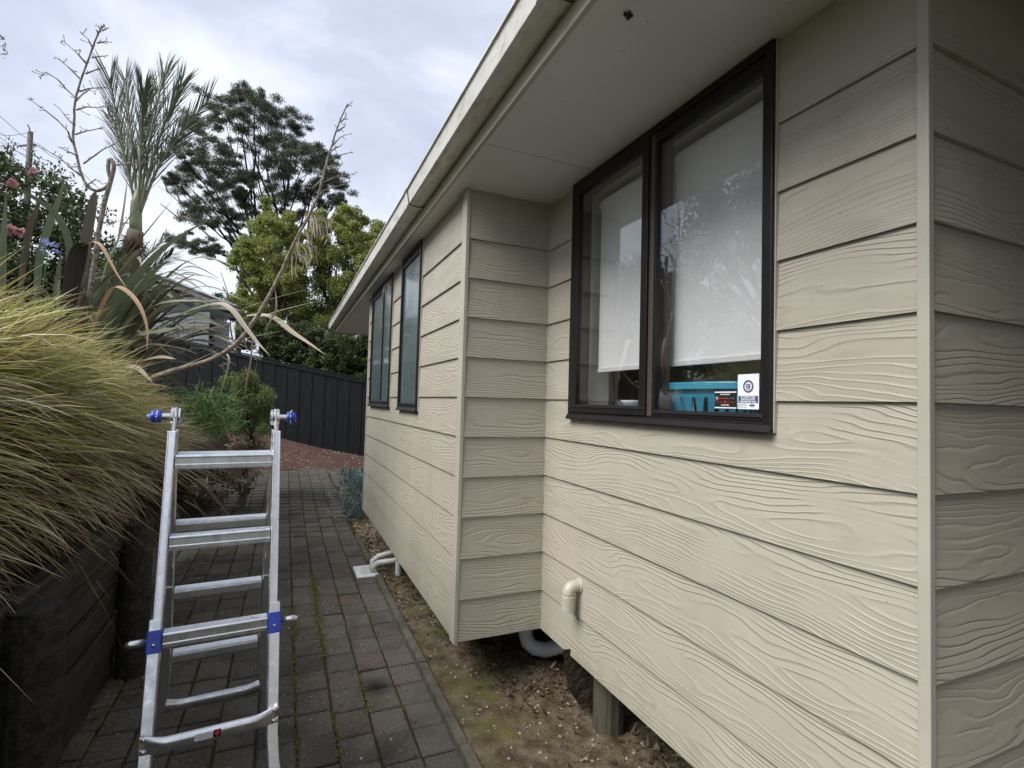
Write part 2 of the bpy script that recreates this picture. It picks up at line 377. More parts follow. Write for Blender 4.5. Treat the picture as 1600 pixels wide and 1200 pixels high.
M['stalk_dk'] = simple('dark_dead_stalk', (.085, .066, .052), .8, var=.5, scale=9, bump=.004, bscale=60, spec=.2)
M['camellia'] = leafmat('glossy_dark_leaf', [(0, (.035, .055, .022)), (.4, (.072, .105, .040)), (.8, (.13, .17, .06)), (1, (.28, .31, .10))], .3, .12, .6)
M['pink'] = leafmat('pink_petal', [(0, (.62, .26, .30)), (1, (.80, .52, .52))], .6, .2, .2)
M['lilac'] = leafmat('lilac_petal', [(0, (.34, .34, .68)), (1, (.55, .56, .85))], .6, .2, .2)
M['whitefl'] = leafmat('faded_flower', [(0, (.25, .21, .17)), (1, (.5, .45, .42))], .8, .1, .2)
M['aga'] = leafmat('bright_strap_leaf', [(0, (.08, .16, .035)), (.5, (.16, .29, .07)), (1, (.30, .42, .14))], .4, .25, .45)
M['shrub'] = leafmat('light_shrub_leaf', [(0, (.12, .16, .05)), (.5, (.27, .32, .12)), (1, (.50, .54, .28))], .5, .3, .3)
M['hedge'] = leafmat('backdrop_leaf', [(0, (.040, .060, .022)), (.5, (.085, .115, .040)), (1, (.18, .21, .07))], .5, .2, .3)
M['lime'] = leafmat('yellow_green_leaf', [(0, (.14, .17, .05)), (.4, (.27, .31, .085)), (.8, (.42, .45, .13)), (1, (.55, .55, .22))], .5, .38, .3)
M['kanuka'] = leafmat('kanuka_leaf', [(0, (.065, .075, .062)), (.5, (.12, .135, .095)), (.9, (.18, .19, .12)), (1, (.24, .23, .13))], .6, .22, .25)
M['bark'] = simple('dark_bark', (.035, .028, .024), .9, var=.3, scale=6, spec=.15)
M['bark_l'] = simple('grey_bark', (.12, .10, .08), .9, var=.3, scale=6, spec=.15)
M['palm'] = leafmat('palm_leaflet', [(0, (.075, .095, .062)), (.5, (.12, .145, .09)), (1, (.20, .22, .14))], .4, .15, .45)
M['palmrib'] = simple('palm_midrib', (.21, .21, .11), .5, var=.2, scale=5)
M['palmtrunk'] = simple('palm_trunk', (.15, .125, .09), .85, var=.35, scale=14, bump=.01, bscale=30)
M['fibre'] = leafmat('brown_palm_fibre', [(0, (.07, .04, .025)), (1, (.20, .13, .08))], .9, 0, .1)
M['senecio'] = leafmat('blue_chalk_leaf', [(0, (.075, .14, .155)), (.5, (.13, .21, .22)), (1, (.24, .32, .30))], .6, .1, .25, (.0, .5, (.15, .24, .25)))
M['drystem'] = leafmat('dry_pale_stem', [(0, (.16, .13, .09)), (.5, (.38, .30, .21)), (1, (.60, .52, .40))], .8, 0, .15)
M['grey_house'] = simple('grey_weatherboard', (.17, .18, .195), .6, var=.06, scale=3)
M['dark_grey'] = simple('charcoal_paint', (.025, .027, .030), .6, var=.1)
M['roof'] = simple('grey_roof_steel', (.22, .24, .25), .5, var=.1)
M['concrete'] = simple('weathered_concrete', (.20, .19, .17), .9, var=.2, scale=7, bump=.004, bscale=60)
M['pole'] = simple('utility_pole_timber', (.14, .115, .10), .9, var=.2)
M['teal'] = simple('teal_plastic', (.045, .33, .50), .35, var=.08, scale=10)
M['black'] = simple('black_print', (.012, .012, .012), .5, var=.1)
M['navy'] = simple('navy_print', (.05, .07, .16), .5, var=.1)
M['paper'] = simple('white_sticker', (.82, .83, .86), .5, var=.02)
M['red'] = simple('red_print', (.60, .04, .03), .5, var=.05)
M['greyprint'] = simple('grey_print', (.28, .28, .30), .5, var=.05)
M['web'] = simple('dusty_cobweb', (.45, .43, .40), .9, var=.3, scale=50)
M['mud'] = simple('brown_mud', (.075, .055, .04), .95, var=.5, scale=60, bump=.004, bscale=120)

def text(s, size, loc, parent, mat, name='lettering', face='-X', bold=0.0, sx=1.0):
    """flat lettering facing -X (reads towards -Y) or along given basis"""
    cu = bpy.data.curves.new('t', 'FONT'); cu.body = s; cu.size = size; cu.align_x = 'CENTER'; cu.align_y = 'CENTER'; cu.offset = bold; cu.resolution_u = 2
    to = bpy.data.objects.new('t', cu); COL.objects.link(to); bpy.context.view_layer.update()
    me = bpy.data.meshes.new_from_object(to); bpy.data.objects.remove(to)
    co = np.empty(len(me.vertices) * 3, np.float32); me.vertices.foreach_get('co', co); co = co.reshape(-1, 3)
    if face == '-X': n_ = np.stack([np.zeros(len(co)), -co[:, 0] * sx, co[:, 1]], 1)
    else:
        ux, uy = face; n_ = co[:, 0:1] * sx * np.array(ux)[None] + co[:, 1:2] * np.array(uy)[None]
    n_ = n_ + np.array(loc)[None] - np.array(ORG[parent])[None]
    me.vertices.foreach_set('co', n_.astype(np.float32).ravel()); me.update(); me.materials.clear(); me.materials.append(mat)
    o = bpy.data.objects.new(name, me); COL.objects.link(o); o.parent = parent; ORG[o] = ORG[parent]; return o

# ================================================================== GROUND
def pz(y):                                   # path surface height
    return 0 if y < 6.5 else min((y - 6.5) * .040, .188)
def gridmesh(name, x0, x1, y0, y1, nx, ny, fz, mat, **k):
    xs = np.linspace(x0, x1, nx); ys = np.linspace(y0, y1, ny); V = np.array([(x, y, fz(x, y)) for y in ys for x in xs])
    i = np.arange(nx - 1)[None, :] + np.arange(ny - 1)[:, None] * nx; i = i.ravel()
    return npmesh(name, V, np.stack([i, i + 1, i + nx + 1, i + nx], 1), mat, smooth=True, **k)
def nz(x, y, s=1.0): return noise.noise(Vector((x * s, y * s, 3.3)))

npmesh('ground', [(-400, -400, -.35), (400, -400, -.35), (400, 400, -.35), (-400, 400, -.35)], np.array([[0, 1, 2, 3]]), M['lawn'], kind='structure')
# bank of garden soil held up by the retaining wall on the left
def bank(x, y):
    toe = -.93 if y < 3.9 else (-.93 - .42 * min(1, (y - 3.9) / .4) if y < 6.2 else -1.35 + .65 * min(1, (y - 6.2) / 2.2))
    t = (toe - x)
    if y < 3.9: h = .92 * min(1, max(0, t / .02))
    else: h = .92 * min(1, max(0, t / .8)) ** .8
    return pz(y) - .05 + h + .05 * nz(x, y, 2.3) * min(1, max(0, t))
gridmesh('garden_bank', -9, -.90, -3, 14.2, 60, 120, bank, M['earth'], kind='structure')
def mul(x, y):
    s = min(max((x + .17) / 1.9, -1.6), 1.1); slope = .206 - .146 * s
    return .175 + max(0, y - 11.2) * slope + .02 * nz(x, y, 2.5)
gridmesh('mulch_bed', -3.2, 5.5, 11.21, 14.6, 60, 34, mul, M['mulch'], kind='structure')

# the paved path, every paver near the camera a piece of its own
path = npmesh('paved_path', [(-1.48, 0, -.012), (.81, 0, -.012), (-1.48, 6.5, -.012), (.81, 6.5, -.012), (-1.3, 11.2, .176), (1.9, 11.2, .176)], np.array([[0, 1, 3, 2], [2, 3, 5, 4]]), M['joint'], kind='structure')
CW, CL = .175, .215
def paver_mesh(i, w=CW, l=CL):
    q = random.Random(i); j = lambda a: q.uniform(-a, a); g = .005; m = MB()
    xs = (g + j(.0015), w - g + j(.0015)); ys = (g + j(.0015), l - g + j(.0015)); c = .006
    lo = [(xs[0], ys[0], -.04), (xs[1], ys[0], -.04), (xs[1], ys[1], -.04), (xs[0], ys[1], -.04)]
    mid = [(x + j(.0012), y + j(.0012), -.006) for x, y, _ in lo]
    cx, cy = w / 2, l / 2
    top = [(x + (c if x < cx else -c), y + (c if y < cy else -c), j(.0012)) for x, y, _ in mid]
    m.add(lo + mid + top, [(0, 1, 5, 4), (1, 2, 6, 5), (2, 3, 7, 6), (3, 0, 4, 7), (4, 5, 9, 8), (5, 6, 10, 9), (6, 7, 11, 10), (7, 4, 8, 11), (8, 9, 10, 11)])
    me = bpy.data.meshes.new('paver'); me.from_pydata(m.v, [], m.f); me.materials.append(M['paver']); return me
pm = [paver_mesh(i) for i in range(7)]
cells = []
for ci in range(-13, 5):
    x = .285 + ci * CW                                   # left edge of the column; right-hand limit is .81
    if x + CW > .815: continue
    for rj in range(0, 56):
        y = 1.55 + (rj + (.5 if ci % 2 else 0) + .30 * math.sin(ci * 2.1)) * CL
        left = -.93 if y < 3.75 else (-1.42 if y < 6.6 else -.95)
        if x < left - .01 or y > 11.2 - CL * .8: continue
        cells.append((x, y))
for ci in range(0, 8):                                     # beyond the corner of the house the paving widens
    x = .81 + ci * CW
    for rj in range(0, 20):
        y = 7.6 + (rj + (.5 if ci % 2 else 0)) * CL
        if y < 11.0: cells.append((x, y))
def seen(c):
    p = Vector((c[0] + .08, c[1] + .1, 0)) - Vector((0, 0, CAMH)); d = p.dot(FW)
    if d < .3: return 1e9
    u, v = p.dot(RT) / d, -p.dot(UP) / d
    return d if (-1.0 < u < .2 and v < .78) else d + 50
cells.sort(key=seen)
far = MB()
for k, (x, y) in enumerate(cells):
    me = pm[k % 7]
    if k < 300:
        o = bpy.data.objects.new('paver', me); COL.objects.link(o); o.parent = path
        o.location = (x, y, pz(y + .1) + rnd.uniform(-.004, .004)); o.rotation_euler = (rnd.uniform(-.006, .006), rnd.uniform(-.006, .006), rnd.uniform(-.016, .016))
    else:
        z = pz(y + .1) + rnd.uniform(-.002, .002)
        far.add([(v.co.x + x, v.co.y + y, v.co.z + z) for v in me.vertices], [tuple(p.vertices) for p in me.polygons])
far.build('paver_field', M['paver'], path, kind='stuff')

# edging and the soil bed under the house
kp = [(0.790, 1.5), (.790, 2.3), (.795, 3.1), (.795, 3.95), (.80, 4.78)]
for a, b in zip(kp, kp[1:]):
    m = MB(); q = rnd.uniform(-.003, .003); m.extr([(.0, -.1), (.048, -.1), (.048, .052 + q), (.0, .052 + q)], (a[0], a[1] + .004, 0), (b[0], b[1] - .004, 0), (1, 0, 0), (0, 0, 1))
    m.build('edging_piece', M['kerb'], path, bevel=.006, seg=2)
m = MB(); m.extr([(0, -.1), (.05, -.1), (.05, .045), (0, .045)], (.795, 5.22, 0), (.80, 6.3, 0), (1, 0, 0), (0, 0, 1)); m.build('edging_piece', M['kerb'], path, bevel=.006, seg=2)
def soilz(x, y):
    return .012 + .035 * nz(x, y, 2.2) + .018 * nz(x, y, 7) + .008 * nz(x, y, 22) + max(0, (x - 1.3)) * .03 + (.0 if y < 6.4 else (y - 6.4) * .04)
gridmesh('soil_bed', .842, 4.5, 1.1, 9.5, 190, 240, soilz, M['soil'], kind='structure')

# dead leaves and chips lying on the soil, petals and specks on the path
def flakes(name, pts, size, mat, curl=.5, asp=.35, parent=None, **k):
    n = len(pts); P = np.array(pts); a = rng.uniform(0, 6.283, n); L = size * rng.uniform(.45, 1.5, n); w = L * asp * rng.uniform(.6, 1.3, n)
    d = np.stack([np.cos(a), np.sin(a), rng.normal(0, .18, n)], 1); s = np.stack([-np.sin(a), np.cos(a), rng.normal(0, .3, n)], 1)
    c = rng.uniform(.1, curl, n)[:, None] * L[:, None] * np.array([0, 0, 1.])
    bend = s * (rng.normal(0, .25, n) * L)[:, None]
    V = np.stack([P - d * L[:, None] / 2 + c, P - s * w[:, None] / 2 + bend, P + s * w[:, None] / 2 + bend + c * .15, P + d * L[:, None] / 2 + c * .8], 1).reshape(-1, 3)
    V[:, 2] += .002
    i = np.arange(n) * 4; F = np.concatenate([np.stack([i, i + 1, i + 2], 1), np.stack([i + 1, i + 3, i + 2], 1)])
    return npmesh(name, V, F, mat, parent, **k)
pts = []
while len(pts) < 9000:
    x, y = rnd.uniform(.86, 3.2), rnd.uniform(1.4, 6.3)
    dens = .12 + 2.0 * max(0, nz(x, y, 1.6) + .25)
    if x < 1.15 and y < 4: dens *= .15
    if x < 1.05: dens *= .3 if y < 4.6 else 1.3
    if rnd.random() < dens: pts.append((x, y, soilz(x, y) + .002))
pts2 = [p for p in pts if rnd.random() < .34]; flakes('curled_leaves', [(x, y, z + .004) for x, y, z in pts2], .062, M['litter'], .5, .17, kind='stuff', label='long dark curled dead leaves lying on the soil under the house')
flakes('leaf_litter', pts, .034, M['litter'], .45, .30, kind='stuff', label='curled dead leaves and bark chips lying on the soil under the house')
pts = [(rnd.uniform(.86, 2.6), rnd.uniform(1.4, 6.2)) for _ in range(1300)]
m = MB()
for x, y in pts:
    r = rnd.uniform(.004, .012); z = soilz(x, y) + r * .3; vs = []
    for a in range(5): vs.append((x + r * math.cos(a * 1.257) * rnd.uniform(.7, 1.2), y + r * math.sin(a * 1.257) * rnd.uniform(.7, 1.2), z))
    vs += [(x, y, z + r * .7)]; m.add(vs, [(0, 1, 5), (1, 2, 5), (2, 3, 5), (3, 4, 5), (4, 0, 5)])
m.build('stones', M['stone'], kind='stuff', label='small pale stones scattered over the clay under the house')
pts = [(rnd.uniform(-.9, .78), 2 + 9 * rnd.random() ** .8) for _ in range(650)]
flakes('fallen_petals', [(x, y, pz(y) + .003) for x, y in pts], 0.014, M['pale'], .3, .5, kind='stuff', label='pale petals and specks scattered over the pavers and mulch')
pts = [(rnd.uniform(-.4, 2.4), rnd.uniform(11.3, 13)) for _ in range(160)]
flakes('mulch_specks', [(x, y, mul(x, y) + .01) for x, y in pts], .045, M['pale'], .4, .5, kind='stuff', label='pale dry leaves scattered over the red mulch')
pts = [(-.86 + abs(rnd.gauss(0, .16)), rnd.uniform(2.2, 8.5)) for _ in range(900)]
flakes('path_litter', [(x, y, pz(y) + .003) for x, y in pts], .028, M['litter'], .35, .35, kind='stuff', label='brown leaf scraps along the foot of the retaining wall')
pts = [(rnd.choice([.285, .11, .46, .635, -.065, -.24]) + rnd.gauss(0, .03), rnd.uniform(2.1, 9)) for _ in range(900)]
flakes('joint_debris', [(x, y, pz(y) + .003) for x, y in pts], .018, M['litter'], .35, .35, kind='stuff', label='brown crumbs and leaf scraps caught along the paver joints')
# moss cushions along the joints
P = []
for (x, y0, y1, n, w) in [(.11, 3.2, 4.35, 1500, .012), (.285, 3.45, 5.1, 3400, .022), (.46, 2.75, 3.2, 420, .012), (.46, 4.2, 4.7, 140, .012), (.285, 2.5, 2.85, 220, .01), (.635, 3.9, 4.5, 100, .012), (-.40, 3.2, 4.6, 260, .015), (-.58, 2.9, 4.2, 420, .03), (-.75, 2.9, 4.0, 420, .04), (.11, 2.4, 2.9, 240, .01)]:
    for _ in range(n):
        y = rnd.uniform(y0, y1); k = .5 + .5 * nz(x * 9, y, 5)
        if rnd.random() < k: P.append((x + rnd.gauss(0, w), y, rnd.uniform(-.006, .006)))
n = len(P); P = np.array(P); a = rng.uniform(0, 6.28, n); r = rng.uniform(.002, .0065, n)
V = np.stack([P + np.stack([r * np.cos(a + t), r * np.sin(a + t), h * r], 1) for t, h in ((0, .2), (2.1, .2), (4.2, .2), (1, 1.1))], 1).reshape(-1, 3)
i = np.arange(n) * 4; npmesh('moss', V, np.concatenate([np.stack([i, i + 1, i + 3], 1), np.stack([i + 1, i + 2, i + 3], 1), np.stack([i + 2, i, i + 3], 1)]), M['moss'], kind='stuff', label='yellow green moss growing along the paver joints')

# ================================================================== HOUSE
XW, XB, YC, YR, YE, Z0, ZS = 1.412, .896, .736, 2.703, 6.286, .33, 2.81
house = empty('house', (XW, YC, 0), 'cream weatherboard house with dark window frames, raised above bare soil', 'house')
BH = .22
def th(f): return .0165 - .0115 * f              # board thickness from its lower edge (f=0) to its top (f=1)
def board(a, b, z0, z1, plane, axis, sgn, nameparent=house, u0=0, cut=None, zb=None):
    """weatherboard between a and b along 'axis'; face proud of plane by th, facing sgn"""
    m = MB(); zb = z0 if zb is None else zb
    def seg(s0, s1, za, zc):
        f0, f1 = (za - zb) / BH, (zc - zb) / BH
        vs = []; uvs = []
        for s in (s0, s1):
            for z, t in ((za, th(f0)), (zc, th(min(f1, 1)))):
                for d in (0, t):
                    q = plane + sgn * d if d else plane - sgn * .004
                    vs.append((q, s, z) if axis == 'y' else (s, q, z)); uvs.append((s + 10, z - zb + 1e-4))
        # 0:back low,1:front low,2:back top,3:front top ; +4 other end
        m.add(vs, [(1, 5, 7, 3), (0, 4, 5, 1), (2, 3, 7, 6), (0, 1, 3, 2), (4, 6, 7, 5), (0, 2, 6, 4)], uvs)
    if cut:                                    # notch under a window: cut=(c0,c1,zc)
        c0, c1, zc = cut
        if c0 > a: seg(a, c0, z0, z1)
        seg(max(a, c0), min(b, c1), z0, zc)
        if c1 < b: seg(c1, b, z0, z1)
    else: seg(a, b, z0, z1)
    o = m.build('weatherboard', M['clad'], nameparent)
    return o
rows = [(Z0 + BH * j, Z0 + BH * (j + 1) - .001) for j in range(10)] + [(Z0 + BH * 10, ZS + .01)]
WIN = (1.145, 2.400, 1.552, 2.800)
W1 = (3.70, 4.38, 1.545, 2.800); W2 = (4.82, 6.02, 1.555, 2.800)
for j, (z0, z1) in enumerate(rows):
    # near wall (faces -X), board split by the big window
    a, b = YC + .0095, YR - .012
    def wall(plane, a, b, wins, sgn):
        inside = [w for w in wins if z0 >= w[2] - .001]; part = [w for w in wins if z0 < w[2] < z1]
        if part:
            edges = a
            ws = sorted(part)
            # one long board, notched under every window it meets
            cuts = ws; pos = a
            mids = [(ws[i][1] + ws[i + 1][0]) / 2 for i in range(len(ws) - 1)] + [b]
            for w, e in zip(ws, mids): board(pos, e - (0 if e == b else .0), z0, z1, plane, 'y', sgn, cut=(w[0], w[1], w[2] + .004)); pos = e
        elif inside:
            pos = a
            for w in sorted(inside):
                if w[0] - pos > .02: board(pos, w[0], z0, z1, plane, 'y', sgn)
                pos = w[1]
            if b - pos > .02: board(pos, b, z0, z1, plane, 'y', sgn)
        else:
            if plane == XB:
                k = [4.22, 5.35, 4.8, 3.9][j % 4]; board(a, k, z0, z1, plane, 'y', sgn); board(k + .0015, b, z0, z1, plane, 'y', sgn)
            else: board(a, b, z0, z1, plane, 'y', sgn)
    wall(XW, a, b, [WIN], -1)
    wall(XB, YR + .0585, YE - .03, [W1, W2], -1)
    board(XB + .0005, XW - .014, z0, z1, YR, 'x', -1)
    board(XW + .001, 3.2, z0, z1, YC, 'x', -1)
# solid wall behind the boards (with window openings)
T = .11
m = MB()
def solid(x0, x1, y0, y1, wins):
    ys = sorted({y0, y1, *[w[0] for w in wins], *[w[1] for w in wins]})
    for a, b in zip(ys, ys[1:]):
        w = [w for w in wins if w[0] <= a < w[1]]
        if w: m.box(x0, x1, a, b, Z0 + .004, w[0][2])
        else: m.box(x0, x1, a, b, Z0 + .004, ZS + .12)
solid(XW + .001, XW + T, YC + .001, YR + .1, [WIN]); solid(XB + .001, XB + T, YR + .001, YE - .001, [W1, W2])
m.box(XB + T, XW, YR + .001, YR + T, Z0 + .004, ZS + .12)
m.box(XW + T, 3.2, YC + .001, YC + T, Z0 + .004, ZS + .12)
m.box(XB + T, 6, YE - T, YE - .001, Z0 + .004, ZS + .12)
m.build('wall', M['trim'], house)
# rear jog of the house, porch on the right, with unseen walls added to darken it
m = MB(); m.box(1.9, 2.0, YE, 9.2, .2, ZS); m.build('wall', M['trim'], house)
for k in range(11):
    z0, z1 = rows[k]; board(-.5, YC - .03, z0, z1, 3.2, 'y', -1); board(-6, -.5, z0, z1, XW, 'y', -1)
m = MB(); m.box(3.205, 3.3, -6, YC, 0.0, ZS + .12); m.box(XW, 3.2, -.62, -.50, .0, ZS + .12); m.build('wall', M['trim'], house)  # unseen return wall added across the porch, blocks sky light from the recess
m = MB(); m.box(XW + .01, 3.2, -.5, YC - .02, .12, .20); m.build('porch_floor', M['concrete'], house)
# corner and junction trims
def ltrim(cx, cy, w, t, z0, z1, sx, sy, name='corner_trim'):
    """external corner: L section; faces look towards sx and sy"""
    m = MB(); o = .0225
    x0 = cx + sx * o; y0 = cy + sy * o
    poly = [(x0, y0), (x0, cy - sy * w), (x0 - sx * t, cy - sy * w), (x0 - sx * t, y0 - sy * t), (cx - sx * w, y0 - sy * t), (cx - sx * w, y0)]
    m.extr(poly, (0, 0, z0), (0, 0, z1), (1, 0, 0), (0, 1, 0)); return m.build(name, M['trim'], house, bevel=.003, seg=2)
m = MB(); m.box(XW - .0225, XW - .0003, YC - .0185, YC + .009, Z0 - .012, ZS); m.build('corner_trim', M['trim'], house, bevel=.0025, seg=2)
m = MB(); m.box(XB - .0215, XB - .0003, YR - .018, YR + .058, Z0 - .012, ZS); m.build('corner_trim', M['trim'], house, bevel=.0025, seg=2)
m = MB(); m.box(XW - .014, XW, YR - .014, YR, Z0 - .004, ZS); m.build('corner_bead', M['trim'], house, bevel=.003)
m = MB(); m.box(XB - .022, XB, YE - .03, YE + .004, Z0 - .01, ZS); m.build('corner_trim', M['trim'], house, bevel=.003)
# underfloor: floor slab and far foundation
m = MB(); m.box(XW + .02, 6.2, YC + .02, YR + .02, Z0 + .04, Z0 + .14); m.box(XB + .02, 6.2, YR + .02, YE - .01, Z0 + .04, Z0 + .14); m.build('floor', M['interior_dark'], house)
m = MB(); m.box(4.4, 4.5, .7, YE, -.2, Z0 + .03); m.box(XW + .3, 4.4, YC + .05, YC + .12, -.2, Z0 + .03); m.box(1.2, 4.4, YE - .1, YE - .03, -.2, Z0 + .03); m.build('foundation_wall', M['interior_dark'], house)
# rooms behind the glass
m = MB(); m.box(4.2, 4.3, .8, YE, Z0 + .14, ZS + .1); m.box(XW + T, 4.2, YR + .1, YR + .2, Z0 + .14, ZS + .1); m.box(XW + T, 6.2, YC + T, YR + .1, ZS + .10, ZS + .14)
m.box(XB + T, 6.2, YR + .2, YE - .1, ZS + .10, ZS + .14); m.build('inner_wall', M['white_room'], house)
# soffit in sheets, fascia, gutter, roof
for (y0, y1) in ((-6, -.22), (-.215, 2.19), (2.195, 4.6), (4.605, 7.0), (7.005, 9.72)):
    m = MB(); m.box(.79, 3.4 if y1 < 2.3 else 2.3, y0, y1, ZS, ZS + .009); m.build('soffit_panel', M['soffit'], house)
m = MB(); m.box(.770, .7895, -6, 9.74, ZS - .006, ZS + .16); m.box(.79, 6, 9.72, 9.74, ZS - .006, ZS + .16); m.build('fascia', M['fascia'], house, bevel=.002)
gut = MB(); gp = [(.769, .155), (.769, .068), (.752, .060), (.690, .060), (.672, .070), (.660, .150), (.655, .158), (.650, .154), (.650, .166), (.662, .168), (.667, .152), (.678, .076), (.762, .068), (.764, .155)]
for (y0, y1) in ((-6, 1.39), (1.392, 3.28), (3.282, 9.78)):
    g = MB(); g.extr([(a, b) for a, b in gp], (0, y0, ZS), (0, y1, ZS), (1, 0, 0), (0, 0, 1)); go = g.build('gutter', M['gutter'], house, bevel=.0015)
g = MB(); g.box(.655, .768, 9.781, 9.784, ZS + .062, ZS + .155); g.build('gutter_end', M['gutter'], house)
for y in (1.391, 3.281):                        # sleeves over the gutter joints
    g = MB(); g.extr([(.7695, .062), (.752, .0555), (.688, .0555), (.667, .067), (.655, .150), (.646, .152), (.646, .171), (.650, .171), (.650, .155), (.658, .152), (.6705, .0685), (.690, .0590), (.7515, .0590), (.7695, .0655)], (0, y - .030, ZS), (0, y + .030, ZS), (1, 0, 0), (0, 0, 1)); g.build('gutter_joiner', M['gutter'], house)
    g = MB(); g.tube([(.7695, y - .032, ZS + .060), (.750, y - .033, ZS + .0535), (.69, y - .034, ZS + .054), (.668, y - .034, ZS + .067), (.655, y - .033, ZS + .15)], .0022, 6); g.build('sealant_bead', M['mud'], house)
m = MB(); m.extr([(.74, .17), (4.8, 1.45), (4.8, 1.52), (.74, .24)], (0, -6, ZS), (0, 9.8, ZS), (1, 0, 0), (0, 0, 1))
m.extr([(4.8, 1.45), (9.0, .17), (9.0, .24), (4.8, 1.52)], (0, -6, ZS), (0, 9.8, ZS), (1, 0, 0), (0, 0, 1)); m.build('roof', M['roof'], house)
m = MB(); m.box(6.2, 6.3, -6, 9.5, 0, ZS + .1); m.box(2.0, 6.2, 9.1, 9.2, .2, ZS + .1); m.box(3.3, 6.2, -6, -5.9, 0, ZS + .1); m.build('wall', M['trim'], house)

# windows: frame proud of the boards, sashes, glass
def fbox(x0, x1, y0, y1, z0, z1): return (x0, x1, y0, y1, z0, z1)
def ring(m, x0, x1, y0, y1, z0, z1, w, wb=None):
    wb = wb or w
    m.box(x0, x1, y0, y0 + w, z0, z1); m.box(x0, x1, y1 - w, y1, z0, z1)
    m.box(x0, x1, y0 + w, y1 - w, z1 - w, z1); m.box(x0, x1, y0 + w, y1 - w, z0, z0 + wb); return m
def window(X, w, mull, glassm, sash=None, label=None, fw=.030):
    y0, y1, z0, z1 = w
    win = empty('window', (X, (y0 + y1) / 2, z0), parent=house)
    if label: win['label'] = label
    m = MB(); ring(m, X - .034, X + .07, y0, y1, z0, ZS - .002, fw, .030)
    m.build('window_frame', M['bronze'], win, bevel=.003, seg=2)
    m = MB(); m.extr([(-.046, .0), (-.034, .022), (-.0345, -.004), (-.044, -.006)], (X, y0 - .004, z0), (X, y1 + .004, z0), (1, 0, 0), (0, 0, 1)); m.build('sill', M['bronze'], win, bevel=.001)
    for (a, b) in ((y0 - .005, y0 - .0005), (y1 + .0005, y1 + .005)): m = MB(); m.box(X - .021, X - .004, a, b, z0 - .002, ZS - .003); m.build('scriber', M['trim'], win)
    hm = .014
    if mull:
        m = MB(); m.box(X - .030, X + .07, mull - hm, mull + hm, z0 + .0305, ZS - .0025 - fw); m.build('mullion', M['bronze2'], win, bevel=.002)
    spans = [(y0 + fw, (mull - hm) if mull else y1 - fw)] + ([(mull + hm, y1 - fw)] if mull else [])
    for i, (a, b) in enumerate(spans):
        sw = .042 if sash == i else .012; xo = X - .040 if sash == i else X - .027; wb = .038 if sash == i else .024
        zt = ZS - .0035 - fw; zb = z0 + .031; a += .001; b -= .001
        m = MB(); m.box(xo, X + .02, a, a + sw, zb, zt); m.box(xo, X + .02, b - sw - (.012 if sash == i else 0), b, zb, zt)
        m.box(xo, X + .02, a + sw, b - sw - (.012 if sash == i else 0), zt - .048, zt); m.box(xo, X + .02, a + sw, b - sw - (.012 if sash == i else 0), zb, zb + wb)
        m.extr([(xo - X - .004, 0), (xo - X - .001, .010), (xo - X + .010, .016), (xo - X + .010, 0)], (X, a + .003, zb + wb - .012), (X, b - .003, zb + wb - .012), (1, 0, 0), (0, 0, 1))
        s = m.build('sash', M['bronze'], win, bevel=.002, seg=2)
        gl = MB(); gl.box(xo + .012, xo + .016, a + sw - .002, b - sw + .002, zb + wb - .004, zt - .044); gl.build('pane', glassm, s)
    return win
window(XW, WIN, 1.735, M['glass'], 1, 'large near window with a white blind behind clear glass')
window(XB, W1, None, M['obscure'], None, 'single narrow window of obscure glass')
window(XB, W2, 5.32, M['obscure'], None, 'farther bay window with two obscure panes')
# jamb linings inside the big window
m = MB(); m.box(XW + .072, XW + .20, WIN[1] - .035, WIN[1] - .02, 1.55, ZS); m.box(XW + .072, XW + .20, WIN[0] + .02, WIN[0] + .035, 1.55, ZS); m.box(XW + .072, XW + .20, WIN[0] + .035, WIN[1] - .035, ZS - .05, ZS - .035)
m.build('window_lining', M['white_room'], house)
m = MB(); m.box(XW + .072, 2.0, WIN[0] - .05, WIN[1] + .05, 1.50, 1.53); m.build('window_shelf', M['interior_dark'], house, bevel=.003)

bl = empty('roller_blind', (XW + .11, 1.78, 2.7), 'white roller blind pulled most of the way down inside the large window', 'blind')
m = MB(); m.cyl((XW + .125, 1.205, 2.700), (XW + .125, 2.33, 2.700), .034, 20); m.build('roller', M['blind'], bl, smooth=False)
m = MB(); N = 24
vs = [(XW + .098 + .0012 * math.sin(i * .9), 1.215 + i * (2.315 - 1.215) / N, z) for z in (1.81, 2.70) for i in range(N + 1)]
m.add(vs, [(i, i + 1, N + 2 + i, N + 1 + i) for i in range(N)]); m.build('fabric', M['blind'], bl, smooth=True)
m = MB(); m.box(XW + .092, XW + .103, 1.215, 2.315, 1.795, 1.818); m.build('bottom_bar', M['white'], bl, bevel=.003, seg=2)

